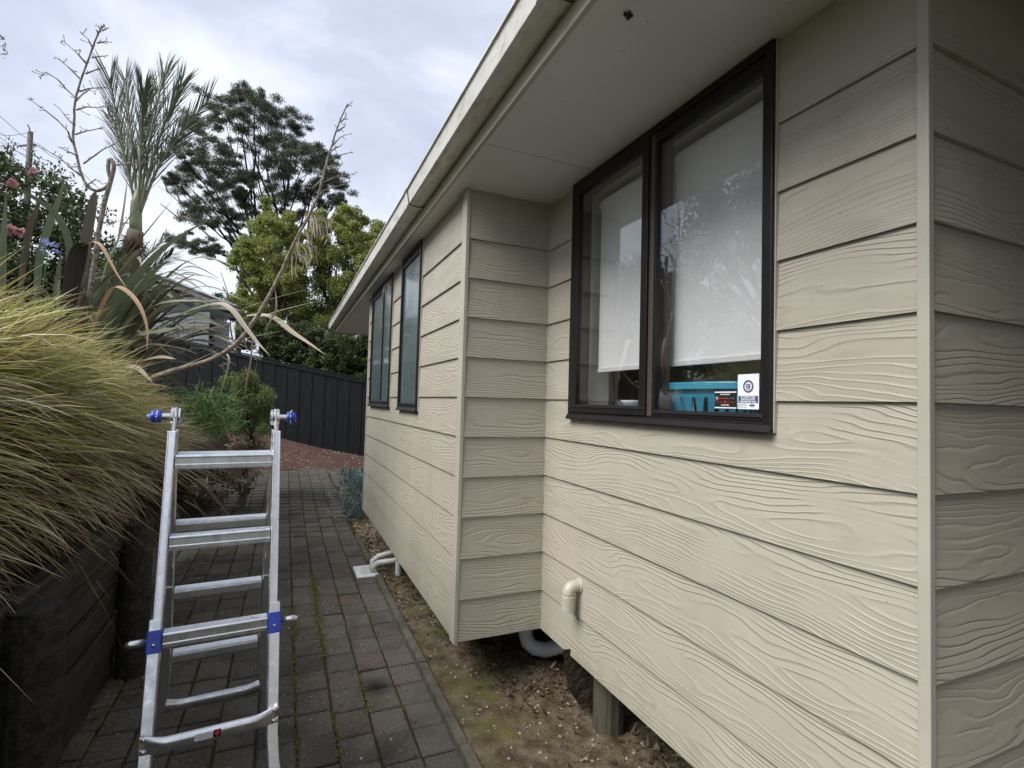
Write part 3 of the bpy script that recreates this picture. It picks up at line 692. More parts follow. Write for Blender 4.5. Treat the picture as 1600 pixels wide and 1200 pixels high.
# laundry basket on the shelf, other things by the window
bk = empty('laundry_basket', (1.66, 1.66, 1.53), 'teal slotted plastic basket behind the right pane of the large window', 'basket')
bx, by, zb_, zt_ = 1.62, 1.66, 1.532, 1.725
def oval(a, b, n=28): return [(a * math.copysign(abs(math.cos(t)) ** .95, math.cos(t)), b * math.copysign(abs(math.sin(t)) ** .95, math.sin(t))) for t in [2 * math.pi * i / n for i in range(n)]]
m = MB(); n = 28; lo = oval(.09, .215, n); hi = oval(.13, .285, n)
mid = [(x * .7 + X2 * .3, y * .7 + Y2 * .3) for (x, y), (X2, Y2) in zip(lo, hi)]
top = [(x * .15 + X2 * .85, y * .15 + Y2 * .85) for (x, y), (X2, Y2) in zip(lo, hi)]
vs = [(bx + x, by + y, zb_) for x, y in lo] + [(bx + x, by + y, zb_ + .03) for x, y in lo] + [(bx + x, by + y, zt_ - .06) for x, y in top] + [(bx + x, by + y, zt_ - .02) for x, y in hi]
fs = [tuple(range(n))]
for i in range(n):
    j = (i + 1) % n; fs.append((i, j, n + j, n + i)); fs.append((2 * n + i, 2 * n + j, 3 * n + j, 3 * n + i))
m.add(vs, fs)
for i in range(n):                             # wall slats leave pointed slots between them
    j = (i + 1) % n; A, B, C, D = [Vector(vs[k]) for k in (n + i, n + j, 2 * n + j, 2 * n + i)]
    m.add([A.lerp(B, 0), A.lerp(B, .30), D.lerp(C, .72), D], [(0, 1, 2, 3)])
o = m.build('basket_body', M['teal'], bk); sm = o.modifiers.new('s', 'SOLIDIFY'); sm.thickness = .003
m = MB(); r1, r2 = oval(.128, .283, n), oval(.148, .303, n)
vs = [(bx + x, by + y, zt_ - .028) for x, y in r2] + [(bx + x, by + y, zt_ - .006) for x, y in r2] + [(bx + x * .985, by + y * .985, zt_) for x, y in r2] + [(bx + x, by + y, zt_) for x, y in r1] + [(bx + x, by + y, zt_ - .02) for x, y in r1]
m.add(vs, [(k * n + i, k * n + (i + 1) % n, (k + 1) * n + (i + 1) % n, (k + 1) * n + i) for k in range(4) for i in range(n)]); m.build('rim', M['teal'], bk)
m = MB(); m.box(1.60, 1.70, 2.10, 2.28, 1.531, 1.615); m.build('box', M['navy'], label='dark blue box on the shelf behind the left pane', cat='box', bevel=.006)
m = MB(); pr = [(.0, 0), (.028, .0), (.045, .022), (.052, .032), (.050, .036), (.0, .030)]; k = 18
vs = [(1.645 + r * math.cos(2 * math.pi * i / k), 2.20 + 1.3 * r * math.sin(2 * math.pi * i / k), 1.617 + z) for r, z in pr for i in range(k)]
m.add(vs, [(a * k + i, a * k + (i + 1) % k, (a + 1) * k + (i + 1) % k, (a + 1) * k + i) for a in range(len(pr) - 1) for i in range(k)]); m.build('bowl', M['white'], label='small white bowl on the blue box behind the left pane', cat='bowl', smooth=True)

# window stickers on the outside of the right pane
SX = XW - .0162
st = empty('security_sticker', (SX, 1.34, 1.652), 'black security sticker with red lettering low on the right pane', 'sticker')
m = MB(); m.box(SX, SX + .001, 1.293, 1.388, 1.622, 1.682); m.build('backing', M['black'], st)
for za in (1.677, 1.623): m = MB(); m.box(SX - .0006, SX - .0001, 1.293, 1.388, za, za + .004); m.build('border', M['paper'], st)
text('PROTECTED BY', .0062, (SX - .0008, 1.341, 1.671), st, M['paper'], bold=.0002)
text('station watch', .0082, (SX - .0008, 1.350, 1.658), st, M['red'], bold=.0002)
text('security', .0078, (SX - .0008, 1.311, 1.658), st, M['greyprint'], sx=.9)
text('09 262 7000', .0068, (SX - .0008, 1.341, 1.634), st, M['paper'], bold=.0002)
m = MB(); m.box(SX - .0006, SX - .0001, 1.298, 1.383, 1.6445, 1.6455); m.box(SX - .0007, SX - .0001, 1.338, 1.342, 1.640, 1.650); m.build('red_line', M['red'], st)
m = MB(); m.extr([(0, -.008), (.004, -.003), (.006, .004), (.005, .007), (-.005, .007), (-.006, .004), (-.004, -.003)], (SX - .0007, 1.378, 1.657), (SX - .0001, 1.378, 1.657), (0, 1, 0), (0, 0, 1)); m.build('shield', M['greyprint'], st)
st = empty('neighbourhood_sticker', (SX, 1.245, 1.68), 'white neighbourhood watch sticker with round emblem beside the black sticker', 'sticker')
m = MB(); m.box(SX, SX + .001, 1.202, 1.287, 1.622, 1.738); m.build('backing', M['paper'], st, bevel=.0)
def disc(m, y, z, r0, r1, x, n=28):
    vs = [(x, y + r * math.cos(2 * math.pi * i / n), z + r * math.sin(2 * math.pi * i / n)) for r in (r0, r1) for i in range(n)]
    m.add(vs, [(i, (i + 1) % n, n + (i + 1) % n, n + i) for i in range(n)])
m = MB(); disc(m, 1.244, 1.697, .0155, .021, SX - .0004); disc(m, 1.244, 1.697, .0145, .0149, SX - .0004)
for dy, h in ((-.006, .012), (0, .016), (.006, .012)): m.box(SX - .0006, SX - .0003, 1.244 + dy - .0016, 1.244 + dy + .0016, 1.690 - h / 3, 1.690 + h)
for dz in (-.002, .006): m.box(SX - .0008, SX - .0006, 1.244 - .010, 1.244 + .010, 1.697 + dz, 1.697 + dz + .0022)
m.build('emblem', M['navy'], st)
m = MB(); m.box(SX - .0006, SX - .0001, 1.205, 1.284, 1.642, 1.666); m.build('banner', M['navy'], st)
for i, t in enumerate(("IF I DON'T CALL", 'THE POLICE MY', 'NEIGHBOUR WILL')): text(t, .0078, (SX - .0008, 1.2445, 1.6615 - i * .0075), st, M['paper'], bold=.0003, sx=1.05)
m = MB(); ring(m, SX - .0006, SX - .0001, 1.252, 1.284, 1.628, 1.638, .001); m.box(SX - .0006, SX - .0001, 1.218, 1.238, 1.632, 1.638); m.build('logo', M['navy'], st)
text('Neighbourhood', .0044, (SX - .0008, 1.268, 1.633), st, M['navy'], sx=.95); text('POLICE', .0036, (SX - .0008, 1.228, 1.6295), st, M['navy'])

# elbow vent on the wall, pipes, mud nest, cobweb
v = empty('vent_pipe', (XW - .05, 2.284, .60), 'cream elbow vent pipe turned down on the near wall boards', 'pipe')
c = Vector((XW - .012, 2.284, .705)); arc = [Vector((XW + .01, 2.284, .705)), c] + [Vector((c.x - .030 - .030 * math.sin(a), 2.284, .675 + .030 * math.cos(a))) for a in [R(t) for t in (0, 22, 45, 67, 90)]] + [Vector((c.x - .060, 2.284, .655))]
m = MB(); m.tube(arc, .031, 20); m.build('elbow', M['pvc_b'], v, smooth=True)
m = MB(); m.cyl((c.x - .060, 2.284, .664), (c.x - .060, 2.284, .588), .0345, 24); m.build('socket', M['pvc_b'], v, bevel=.002)
m = MB(); m.cyl((XW - .019, 2.284, .705), (XW + .0, 2.284, .705), .037, 20); m.build('collar', M['pvc_b'], v, bevel=.002)
u = empty('waste_pipe', (1.5, 2.9, .2), 'grey bent waste pipe under the inner corner of the house', 'pipe')
m = MB(); m.tube([(1.42, 2.93, .36), (1.42, 2.93, .20), (1.43, 2.92, .15), (1.47, 2.90, .115), (1.53, 2.87, .105), (1.59, 2.84, .125), (1.70, 2.78, .16), (2.2, 2.6, .2)], .045, 16); m.build('pipe_bend', M['pvc'], u, smooth=True)
m = MB(); m.cyl((1.42, 2.93, .30), (1.42, 2.93, .23), .052, 18); m.build('coupling', M['pvc'], u)
d = empty('gully', (.79, 5.03, 0), 'white gully cover with curved waste pipes at the path edge below the bay', 'drain')
m = MB(); m.box(.655, .87, 4.86, 5.19, -.01, .016); m.build('gully_plate', M['white'], d, bevel=.006, seg=2)
m = MB(); m.box(.70, .83, 4.93, 5.12, .0155, .022); m.build('grate', M['pvc_w'], d, bevel=.003)
m = MB(); m.tube([(1.22, 4.78, .19), (.98, 4.84, .14), (.90, 4.87, .125), (.85, 4.90, .115), (.81, 4.94, .08), (.80, 4.95, .03)], .026, 14); m.build('pipe', M['pvc'], d, smooth=True)
m = MB(); m.tube([(1.2, 5.02, .19), (1.02, 5.04, .16), (.93, 5.05, .14), (.87, 5.06, .125), (.82, 5.06, .09), (.81, 5.06, .02)], .026, 14); m.build('pipe', M['pvc_w'], d, smooth=True)
m = MB(); m.cyl((1.0, 4.74, .15), (1.0, 4.74, .035), .030, 14); m.build('pipe_stub', M['pvc'], d)
for (x, y) in ((1.55, 2.22),):
    pl = empty('house_pile', (x, y, 0), 'short round timber pile under the near wall', 'pile')
    m = MB(); m.tube([(x, y, -.15), (x + .003, y, .1), (x, y, Z0 + .035)], [.082, .080, .080], 14); m.build('pile_post', M['pile'], pl)
    m = MB(); m.add([(x - .19, y + .14, .36), (x - .02, y + .10, .36), (x - .03, y + .10, .07), (x - .08, y + .115, .05), (x - .16, y + .135, .16), (x - .19, y + .14, .36), (x - .19, y + .15, .36)], [(0, 1, 2, 3, 4)]); o = m.build('fibre_cement_offcut', M['earth'], pl); o.modifiers.new('s', 'SOLIDIFY').thickness = .008
for (x, y, lb) in ((1.2, 4.9, 'slim post beneath the bay beside the gully'), (2.9, 3.4, 'dim pile far back beneath the house floor')):
    m = MB(); m.tube([(x, y, -.1), (x, y, Z0 + .035)], .05 if x < 2 else .08, 12); m.build('house_pile', M['pile'], label=lb, cat='pile')
m = MB()
for i in range(14): 
    a = rnd.uniform(0, 6.28); rr = rnd.uniform(0, .014); c = Vector((.907 + rr * math.cos(a), 1.262 + rr * 1.5 * math.sin(a), ZS - rnd.uniform(.001, .006))); r = rnd.uniform(.003, .007)
    m.tube([c + Vector((-r, 0, 0)), c, c + Vector((r, 0, 0))], [r * .4, r, r * .4], 6)
m.build('mud_nest', M['mud'], label='small brown mud nest stuck on the soffit', cat='nest')
m = MB()
for i in range(46):
    y = 4.86 + rnd.random() ** 1.5 * .33; z = 2.76 - rnd.random() * .16 * (1 - (y - 4.86) * 1.8); x = XB - .036 - rnd.uniform(0, .02)
    m.tube([(x, y, z), (x + rnd.uniform(-.01, .01), y + rnd.uniform(-.07, .07), z - rnd.uniform(.01, .09))], rnd.uniform(.0006, .0016), 4)
m.build('cobweb', M['web'], label='dusty cobweb in the upper corner of the farther bay window', cat='cobweb')

# ================================================================== FENCES AND WALLS
rw = empty('retaining_wall', (-.83, 1.5, 0), 'black stained timber retaining wall holding up the grass on the left', 'wall')
for i in range(5):
    z0 = .02 + i * .178
    for (y0, y1) in ((.3, 2.33), (2.335, 3.66)):
        m = MB(); j = rnd.uniform(-.012, .010); m.box(-.90 + j, -.83 + j, y0, y1, z0, z0 + .160 + rnd.uniform(-.004, .004)); m.build('sleeper', M['sleeper'], rw, bevel=.010, seg=2)
for i in range(4):                               # return set back beyond the last post
    m = MB(); m.box(-1.42, -.90, 3.72, 3.78, .02 + i * .2, .21 + i * .2); m.build('sleeper', M['sleeper'], rw, bevel=.005)
for y, x, r in ((2.34, -.765, .088), (3.66, -.755, .082), (1.1, -.765, .088)):
    m = MB(); m.tube([(x, y, -.1), (x - .004, y, .4), (x - .01, y + .01, .86)], [r * 1.03, r, r * .96], 16); m.build('post', M['sleeper'], rw, smooth=False)
for i in range(4):
    m = MB(); m.box(-1.50, -1.44, 3.9, 7.2, .02 + i * .15, .16 + i * .15); m.build('sleeper', M['sleeper'], rw, bevel=.005)

fn = empty('black_fence', (.62, 13.17, .5), 'black vertical board fence sloping down towards the house beyond the mulch', 'fence')
F0, F1 = Vector((-.166, 13.60, .60)), Vector((1.735, 12.82, .22)); fd = (F1 - F0).normalized(); 
fh = Vector((fd.x, fd.y, 0)).normalized(); fnrm = Vector((fh.y, -fh.x, 0)); slope = fd.z / Vector((fd.x, fd.y)).length
s = -3.4; i = 0
while s < 6.0:
    w = .150; g = fh * s; sl_ = slope if s > 0 else slope * .75
    p = F0 + g; zb = F0.z + slope * s if s < 2.1 else F0.z + slope * 2.1 + slope * .4 * (s - 2.1)
    zt = zb + 1.86 - (0 if s > 0 else 0)
    o_ = .009 * (i % 2) + rnd.uniform(0, .003)
    m = MB(); a = p + fnrm * o_; b = p + fh * (w - .0005) + fnrm * o_; dz = slope * w
    t = fnrm * -.02; up = lambda v, z: Vector((v.x, v.y, z))
    vs = [up(a, zb - .25), up(b, zb - .25), up(b, zt + dz), up(a, zt)]; vs += [v + t for v in vs]
    m.add(vs, [(0, 1, 2, 3), (7, 6, 5, 4), (0, 4, 5, 1), (1, 5, 6, 2), (2, 6, 7, 3), (3, 7, 4, 0)]); m.build('paling', M['fence'], fn, bevel=.003)
    s += w; i += 1
def ft(s): 
    z = F0.z + (slope * s if s < 2.1 else slope * 2.1 + slope * .4 * (s - 2.1)); p = F0 + fh * s; return Vector((p.x, p.y, z + 1.87))
for a, b in ((-3.4, -.9), (-.89, 2.1), (2.11, 6.0)):
    m = MB(); m.beam(ft(a) + fnrm * -.01 + Vector((0, 0, .012)), ft(b) + fnrm * -.01 + Vector((0, 0, .012)), fnrm, .07, .035); m.build('capping', M['fence'], fn, bevel=.003)
    m = MB(); m.beam(ft(a) + fnrm * .016 - Vector((0, 0, .055)), ft(b) + fnrm * .016 - Vector((0, 0, .055)), fnrm, .02, .07); m.build('rail', M['fence'], fn, bevel=.003)

# ================================================================== LADDER
lad = empty('folding_ladder', (-.21, 2.35, 0), 'aluminium multi position ladder standing open on the path', 'ladder')
th_ = R(5.05); U = Vector((math.cos(th_), math.sin(th_), 0)); Nn = Vector((-math.sin(th_), math.cos(th_), 0)); LC = Vector((-.211, 2.351, 0)); ZH = 1.545; TLT = .27
def lp(side, fb, z, out=0, base=.164):
    """point on a rail centreline. side -1/1, fb -1 front / 1 rear"""
    return LC + U * side * (base + .016 + out) + Nn * fb * (ZH + .02 - z) * TLT + Vector((0, 0, z))
axv = lambda fb: (Vector((0, 0, 1)) - Nn * fb * TLT).normalized()
def chan(m, p0, p1, w, d):
    """C channel rail: web faces outwards"""
    p0, p1 = Vector(p0), Vector(p1); ax = (p1 - p0).normalized(); wd = (U - ax * U.dot(ax)).normalized(); dd = ax.cross(wd)
    m.extr([(-w / 2, -d / 2), (w / 2, -d / 2), (w / 2, d / 2), (-w / 2, d / 2)], p0, p1, wd, dd)
    m.extr([(-w / 2 - .0015, -d / 2 - .0015), (-w / 2 + .004, -d / 2 - .0015), (-w / 2 + .004, d / 2 + .0015), (-w / 2 - .0015, d / 2 + .0015)], p0, p1, wd, dd)
    m.extr([(w / 2 - .004, -d / 2 - .0015), (w / 2 + .0015, -d / 2 - .0015), (w / 2 + .0015, d / 2 + .0015), (w / 2 - .004, d / 2 + .0015)], p0, p1, wd, dd)
for fb in (-1, 1):
    for sd in (-1, 1):
        m = MB(); chan(m, lp(sd, fb, 1.475), lp(sd, fb, .62), .024, .058); m.build('inner_rail', M['alu'] if fb < 0 else M['alu_d'], lad, bevel=.002, seg=2)
        m = MB(); pts = [lp(sd, fb, .845, .005), lp(sd, fb, .42, .006), lp(sd, fb, .34, .012), lp(sd, fb, .25, .030), lp(sd, fb, .015, .075)]
        for a, b in zip(pts, pts[1:]): m.beam(a, b + (b - a).normalized() * .004, U, .036, .068)
        m.build('outer_rail', M['alu'] if fb < 0 else M['alu_d'], lad, bevel=.003, seg=2)
        m = MB(); m.beam(lp(sd, fb, .022, .074), lp(sd, fb, -.0, .079), U, .046, .08); m.build('rubber_foot', M['black'], lad, bevel=.004)
        # rivets
        m = MB()
        for z in (1.44, 1.20, .955, .90): 
            c = lp(sd, fb, z) + U * -sd * .0125 - axv(fb).cross(U) * 0; m.cyl(c, c + U * -sd * .003, .004, 8)
        m.build('rivet', M['steel'], lad)
# D section rungs with ribbed treads
def rung(fb, z, half, mat, dy=0, sc=1.0):
    a, b = LC + Nn * (fb * (ZH + .02 - z) * TLT + dy), None
    p0 = a - U * half + Vector((0, 0, z)); p1 = a + U * half + Vector((0, 0, z))
    prof = [(-.022, .004), (-.026, -.002), (-.026, -.006), (-.0235, -.008), (-.0235, -.030), (-.026, -.032), (-.0255, -.044), (-.021, -.050), (.016, -.050), (.024, -.036), (.026, -.010), (.024, .0), (.020, .0035), (.014, .001), (.008, .0035), (.002, .001), (-.004, .0035), (-.010, .001), (-.016, .004)]
    if fb > 0: prof = [(-x, y) for x, y in prof][::-1]
    m = MB(); m.extr([(x * sc, y * sc) for x, y in prof], p0, p1, Nn, (0, 0, 1)); return m.build('rung', mat, lad, bevel=.0008)
for fb in (-1, 1):
    mt = M['alu'] if fb < 0 else M['alu_d']
    for z in (1.390, 1.108, 0.800 if fb < 0 else .815): rung(fb, z, .164 if z > .9 else .162, mt)
    if fb > 0: rung(fb, .525, .162, mt)
# stamped stabiliser bars with flared riveted ends
for fb, z in ((-1, .485), (1, .235)):
    m = MB(); n = 28; vs = []
    for i in range(n + 1):
        t = -1 + 2 * i / n; e = max(0, (abs(t) - .62) / .38); e = e * e * (3 - 2 * e)
        c = LC + U * t * .202 + Nn * fb * ((ZH + .02 - z) * TLT + .040) + Vector((0, 0, z + .0))
        h0 = .024 + .006 * e; bulge = .016 * (1 - e)
        prof = [(0, h0), (bulge * .9, h0 * .86), (bulge, h0 * .35), (bulge * .9, -h0 * .2), (bulge * .5, -h0 * .8), (0, -h0), (-.003, -h0), (-.003, h0)]
        for a, b in prof: vs.append(c + Nn * fb * a + Vector((0, 0, b + .010 * e)))
    k = 8; m.add(vs, [(i * k + a, i * k + (a + 1) % k, (i + 1) * k + (a + 1) % k, (i + 1) * k + a) for i in range(n) for a in range(k)] + [tuple(range(k)), tuple(range(n * k, n * k + k))[::-1]])
    bar = m.build('stabiliser_bar', M['alu'], lad, smooth=True)
    for sd in (-1, 1):
        for dz in (.028, -.010):
            c = LC + U * sd * .190 + Nn * fb * ((ZH + .02 - z) * TLT + .0395) + Vector((0, 0, z + dz)); m = MB(); m.tube([c, c + Nn * fb * .004, c + Nn * fb * .0065], [.0075, .0075, .003], 12); m.build('rivet', M['steel'], bar)
# printed label on the front bar
c = LC + U * -.01 + Nn * -((ZH + .02 - .485) * TLT + .0565) + Vector((0, 0, .493))
m = MB(); m.extr([(-.040, -.013), (.012, -.013), (.012, .009), (-.040, .009)], c, c - Nn * .0006, U, (0, 0, 1)); lb = m.build('label', M['paper'], lad)
m = MB(); m.extr([(.014, -.014), (.036, -.014), (.036, .010), (.014, .010)], c, c - Nn * .0007, U, (0, 0, 1)); m.build('warning_mark', M['black'], lad)
m = MB(); m.extr([(.025, -.011), (.031, -.004), (.032, .006), (.025, .0085), (.018, .006), (.019, -.004)], c - Nn * .0007, c - Nn * .0012, U, (0, 0, 1)); m.build('warning_mark', M['red'], lad)
for dz in (.004, -.001, -.006): 
    m = MB(); m.extr([(-.037, dz - .001), (.009, dz - .001), (.009, dz + .0005), (-.037, dz + .0005)], c - Nn * .0006, c - Nn * .0010, U, (0, 0, 1)); m.build('print_line', M['greyprint'], lb)
# blue locking sleeves with pull pins
for fb in (-1,):
    for sd in (-1, 1):
        a, b = lp(sd, fb, .812, .005), lp(sd, fb, .742, .005)
        m = MB(); m.beam(a, b, U, .042, .073); m.build('lock_sleeve', M['blue'], lad, bevel=.003, seg=2)
        c = a.lerp(b, .5); q = c + Nn * fb * .037
        m = MB(); m.tube([q, q + Nn * fb * .005, q + Nn * fb * .0065], [.007, .006, .002], 10); m.build('rivet', M['steel'], lad)
        o1 = c + U * sd * .020
        m = MB(); m.tube([o1, o1 + U * sd * .012, o1 + U * sd * .013, o1 + U * sd * .050, o1 + U * sd * .060, o1 + U * sd * .064], [.009, .009, .0115, .0115, .008, .002], 14); m.build('lock_pin', M['alu'], lad, smooth=True)
        # small steel hook on the rail
for sd in (-1, 1):
    c = lp(sd, 1, .93) - U * sd * .014 - Nn * .035; m = MB(); m.tube([c, c - Nn * .03, c - Nn * .05 + Vector((0, 0, .004)), c - Nn * .052 + Vector((0, 0, .03))], .0022, 6); m.build('wire_hook', M['steel'], lad)
# top hinges: discs, axle and blue release knobs in torn film
for sd in (-1, 1):
    hc = LC + U * sd * .180 + Vector((0, 0, ZH - .010))
    h = MB()
    for off, r in ((-.019, .033), (-.008, .036), (.004, .036)): h.cyl(hc + U * sd * (off - .0045), hc + U * sd * (off + .0045), r, 28)
    hg = h.build('hinge_disc', M['steel'] if sd else M['alu'], lad, bevel=.0015)
    for fb in (-1, 1):
        m = MB(); m.beam(hc + Vector((0, 0, .030)) + U * sd * .006 * fb + Nn * fb * .006, lp(sd, fb, 1.40) + U * sd * .002 * fb, U, .010, .042); m.build('hinge_arm', M['alu'], lad, bevel=.003)
    m = MB(); m.cyl(hc + U * sd * .006, hc + U * sd * .040, .0125, 16); m.build('axle', M['steel'], lad)
    k0 = hc + U * sd * .038
    m = MB(); m.tube([k0, k0 + U * sd * .003, k0 + U * sd * .030, k0 + U * sd * .036, k0 + U * sd * .037], [.020, .0245, .0235, .017, .003], 8); kn = m.build('release_knob', M['blue'], lad, bevel=.002)
    m = MB()
    for q in range(9):
        a = q * .7 + rnd.random() * .4; r = U * 0 + Nn * math.cos(a) * .0245 + Vector((0, 0, math.sin(a) * .0245)); r2 = r * (.45 if sd < 0 else 1.3)
        e = U * sd * ((.042 if sd < 0 else .018) + rnd.uniform(-.006, .006)); t = Nn * -math.sin(a) * .009 + Vector((0, 0, math.cos(a) * .009))
        m.add([k0 + r - t + U * sd * .012, k0 + r + t + U * sd * .012, k0 + r2 + e + t * .4, k0 + r2 + e - t * .5], [(0, 1, 2, 3)])
    m.build('torn_film', M['film'], kn)

# ================================================================== VEGETATION
def norm(a): return a / np.maximum(np.linalg.norm(a, axis=1, keepdims=True), 1e-9)
def leaves(name, P, size, mat, D=None, asp=.45, upb=.3, parent=None, jit=.5, fold=.15, **k):
    """diamond leaves at points P; D preferred pointing direction"""
    n = len(P); d = rng.normal(size=(n, 3)) * (1 if D is None else jit)
    if D is not None: d = d + D
    d = norm(d); nr = norm(rng.normal(size=(n, 3)) + np.array([0, 0, upb * 3])); s = norm(np.cross(d, nr)); nn = np.cross(s, d)
    L = (size * rng.uniform(.6, 1.35, n))[:, None]; w = L * asp / 2
    V = np.stack([P, P + d * L * .45 + s * w + nn * L * fold, P + d * L, P + d * L * .45 - s * w + nn * L * fold], 1).reshape(-1, 3)
    i = np.arange(n) * 4; F = np.stack([i, i + 1, i + 2, i + 3], 1)
    return npmesh(name, V, F, mat, parent, smooth=False, **k)
def blades(name, B, D, L, W, mat, droop=.5, seg=5, parent=None, side=None, **k):
    """arching grass blades: base B, start direction D, length L, width W (arrays)"""
    n = len(B); t = np.linspace(0, 1, seg + 1); D = norm(D)
    g = np.array([0, 0, -1.]); dr = droop if hasattr(droop, '__len__') else np.full(n, droop)
    C = B[:, None] + D[:, None] * (L[:, None, None] * t[None, :, None]) + g * (dr * L)[:, None, None] * (t ** 2.2)[None, :, None]
    hz = norm(np.cross(D, g) + rng.normal(0, .35, (n, 3)))
    w = W[:, None] * np.array([.8 - .0 * x if x < .5 else .8 * (1 - ((x - .5) / .5) ** 1.5) + .06 for x in t])[None]
    A = C + hz[:, None] * w[..., None] / 2; Bb = C - hz[:, None] * w[..., None] / 2
    V = np.stack([A, Bb], 2).reshape(-1, 3); m = 2 * (seg + 1); base = (np.arange(n) * m)[:, None]; j = np.arange(seg)[None] * 2
    q = base + j; F = np.stack([q, q + 1, q + 3, q + 2], -1).reshape(-1, 4)
    uv = np.tile(np.stack([np.tile([0, 1], seg + 1), np.repeat(t, 2)], 1), (n, 1))
    return npmesh(name, V, F, mat, parent, uv=uv, smooth=True, **k)

def ell_pts(n, c, r, shell=.35):
    d = norm(rng.normal(size=(n, 3))); q = rng.uniform(shell, 1, n) ** .6
    return np.array(c) + d * q[:, None] * np.array(r)
# --- the big tussock mound spilling over the retaining wall
gm = empty('tussock_grass', (-1.5, 3.2, .9), 'large mound of arching yellow green tussock grass spilling over the retaining wall', 'grass')
domes = [(-1.52, 1.5, 1.32, .50, .50, .56), (-1.50, 2.2, 1.33, .50, .50, .60), (-1.50, 2.9, 1.34, .52, .5, .62), (-1.52, 3.6, 1.33, .52, .5, .60), (-1.48, 4.3, 1.22, .50, .5, .56), (-1.35, 5.0, 1.08, .46, .5, .46), (-1.2, 5.6, .98, .36, .4, .34), (-2.1, 2.6, 1.5, .6, .9, .56), (-2.1, 4.0, 1.5, .6, .8, .60)]
def mound(n, lo, hi, wd, name, mat, zlim, dro, inner=(.55, 1.0)):
    k = rng.choice(len(domes), n, p=np.array([1, 1.1, 1.2, 1.2, 1.1, .9, .5, .8, .7]) / 8.5); d = np.array(domes)[k]
    nv = norm(rng.normal(size=(n, 3)) + np.array([.45, -.15, .15]))
    B = d[:, :3] + nv * d[:, 3:6] * rng.uniform(inner[0], inner[1], n)[:, None]
    tuft = norm(rng.normal(size=(400, 3)))[rng.integers(0, 400, n)]
    up = np.clip((B[:, 2] - 1.2) / .8, -1, 1)
    D = nv * .55 + np.array([.62, .02, .10]) + tuft * .36 + rng.normal(0, .21, (n, 3)) + np.stack([np.zeros(n), np.zeros(n), .38 * up - .10], 1)
    keep = (rng.random(n) < np.clip((B[:, 2] - zlim[0]) / (zlim[1] - zlim[0]), .04, 1)) & (B[:, 2] > 1.0 + .12 * rng.random(n)); B, D = B[keep], D[keep]; m_ = len(B)
    L = rng.uniform(lo, hi, m_) * np.where(B[:, 1] < 2.6, .85, 1)
    return blades(name, B, D, L, rng.uniform(wd[0], wd[1], m_), mat, rng.uniform(dro[0], dro[1], m_), 5, gm, kind='stuff')
mound(21000, .22, .56, (.0050, .0125), 'green_blades', M['grass'], (1.10, 1.65), (.05, .38), (.72, 1.0))
mound(12500, .20, .50, (.0045, .0090), 'dry_blades', M['straw'], (-1.0, .0), (.10, .50), (.72, 1.0))
mound(2600, .30, .66, (.0045, .0075), 'long_blades', M['straw'], (-1., 0.), (.20, .60))
P = np.concatenate([ell_pts(1500, (x, y, z - .12), (a * .86, b * .9, c * .72), .75) for x, y, z, a, b, c in domes]); leaves('dead_thatch', P, .20, M['thatch'], D=np.array([.7, 0, -.1]), asp=.22, parent=gm, jit=.4, kind='stuff')

def ribbon(name, pts, w, mat, parent, fold=.25, tip=.0, base=.55, seg=22, twist=0, **k):
    """strap leaf through control points, V folded, tapering to a point"""
    P = [Vector(p) for p in pts]; n = len(P); C = []
    def cr(a, b, c, d, t): return .5 * ((2 * b) + (c - a) * t + (2 * a - 5 * b + 4 * c - d) * t * t + (3 * b - a - 3 * c + d) * t ** 3)
    for i in range(seg + 1):
        f = i / seg * (n - 1); j = min(int(f), n - 2); t = f - j
        C.append(cr(P[max(j - 1, 0)], P[j], P[j + 1], P[min(j + 2, n - 1)], t))
    V = []; UV = []
    for i, c in enumerate(C):
        t = i / seg; d = (C[min(i + 1, seg)] - C[max(i - 1, 0)]).normalized(); view = (c - Vector((0, 0, CAMH))).normalized()
        s = d.cross(Vector((0, 0, 1))); s = s.normalized() if s.length > .05 else Vector((0, 1, 0))
        s2 = (Vector((.62, .72, .0)) - d * d.dot(Vector((.62, .72, 0)))).normalized()
        a = .55; s = (s * (1 if s.dot(RT) > 0 else -1) * a + (RT - d * d.dot(RT)) * (1 - a) + (UP - d * d.dot(UP)) * .5).normalized()
        if twist: s = Matrix.Rotation(twist * t, 3, d) @ s
        nn = d.cross(s)
        ww = w * (base + (1 - base) * min(1, t * 3)) * (1 if t < .45 else max(.03, 1 - ((t - .45) / .55) ** 1.7)) / 2
        for u in (-1, 0, 1): V.append(c + s * ww * u + nn * (abs(u) * ww * fold)); UV.append((.5 + u * .5, max(t, .001)))
    m = MB(); m.add(V, [(i * 3 + a, i * 3 + a + 1, i * 3 + a + 4, i * 3 + a + 3) for i in range(seg) for a in (0, 1)], UV)
    return m.build(name, mat, parent, smooth=True, **k)
def pl(pts, d0, d1): 
    n = len(pts); return [at(x, y, d0 + (d1 - d0) * i / (n - 1)) for i, (x, y) in enumerate(pts)]
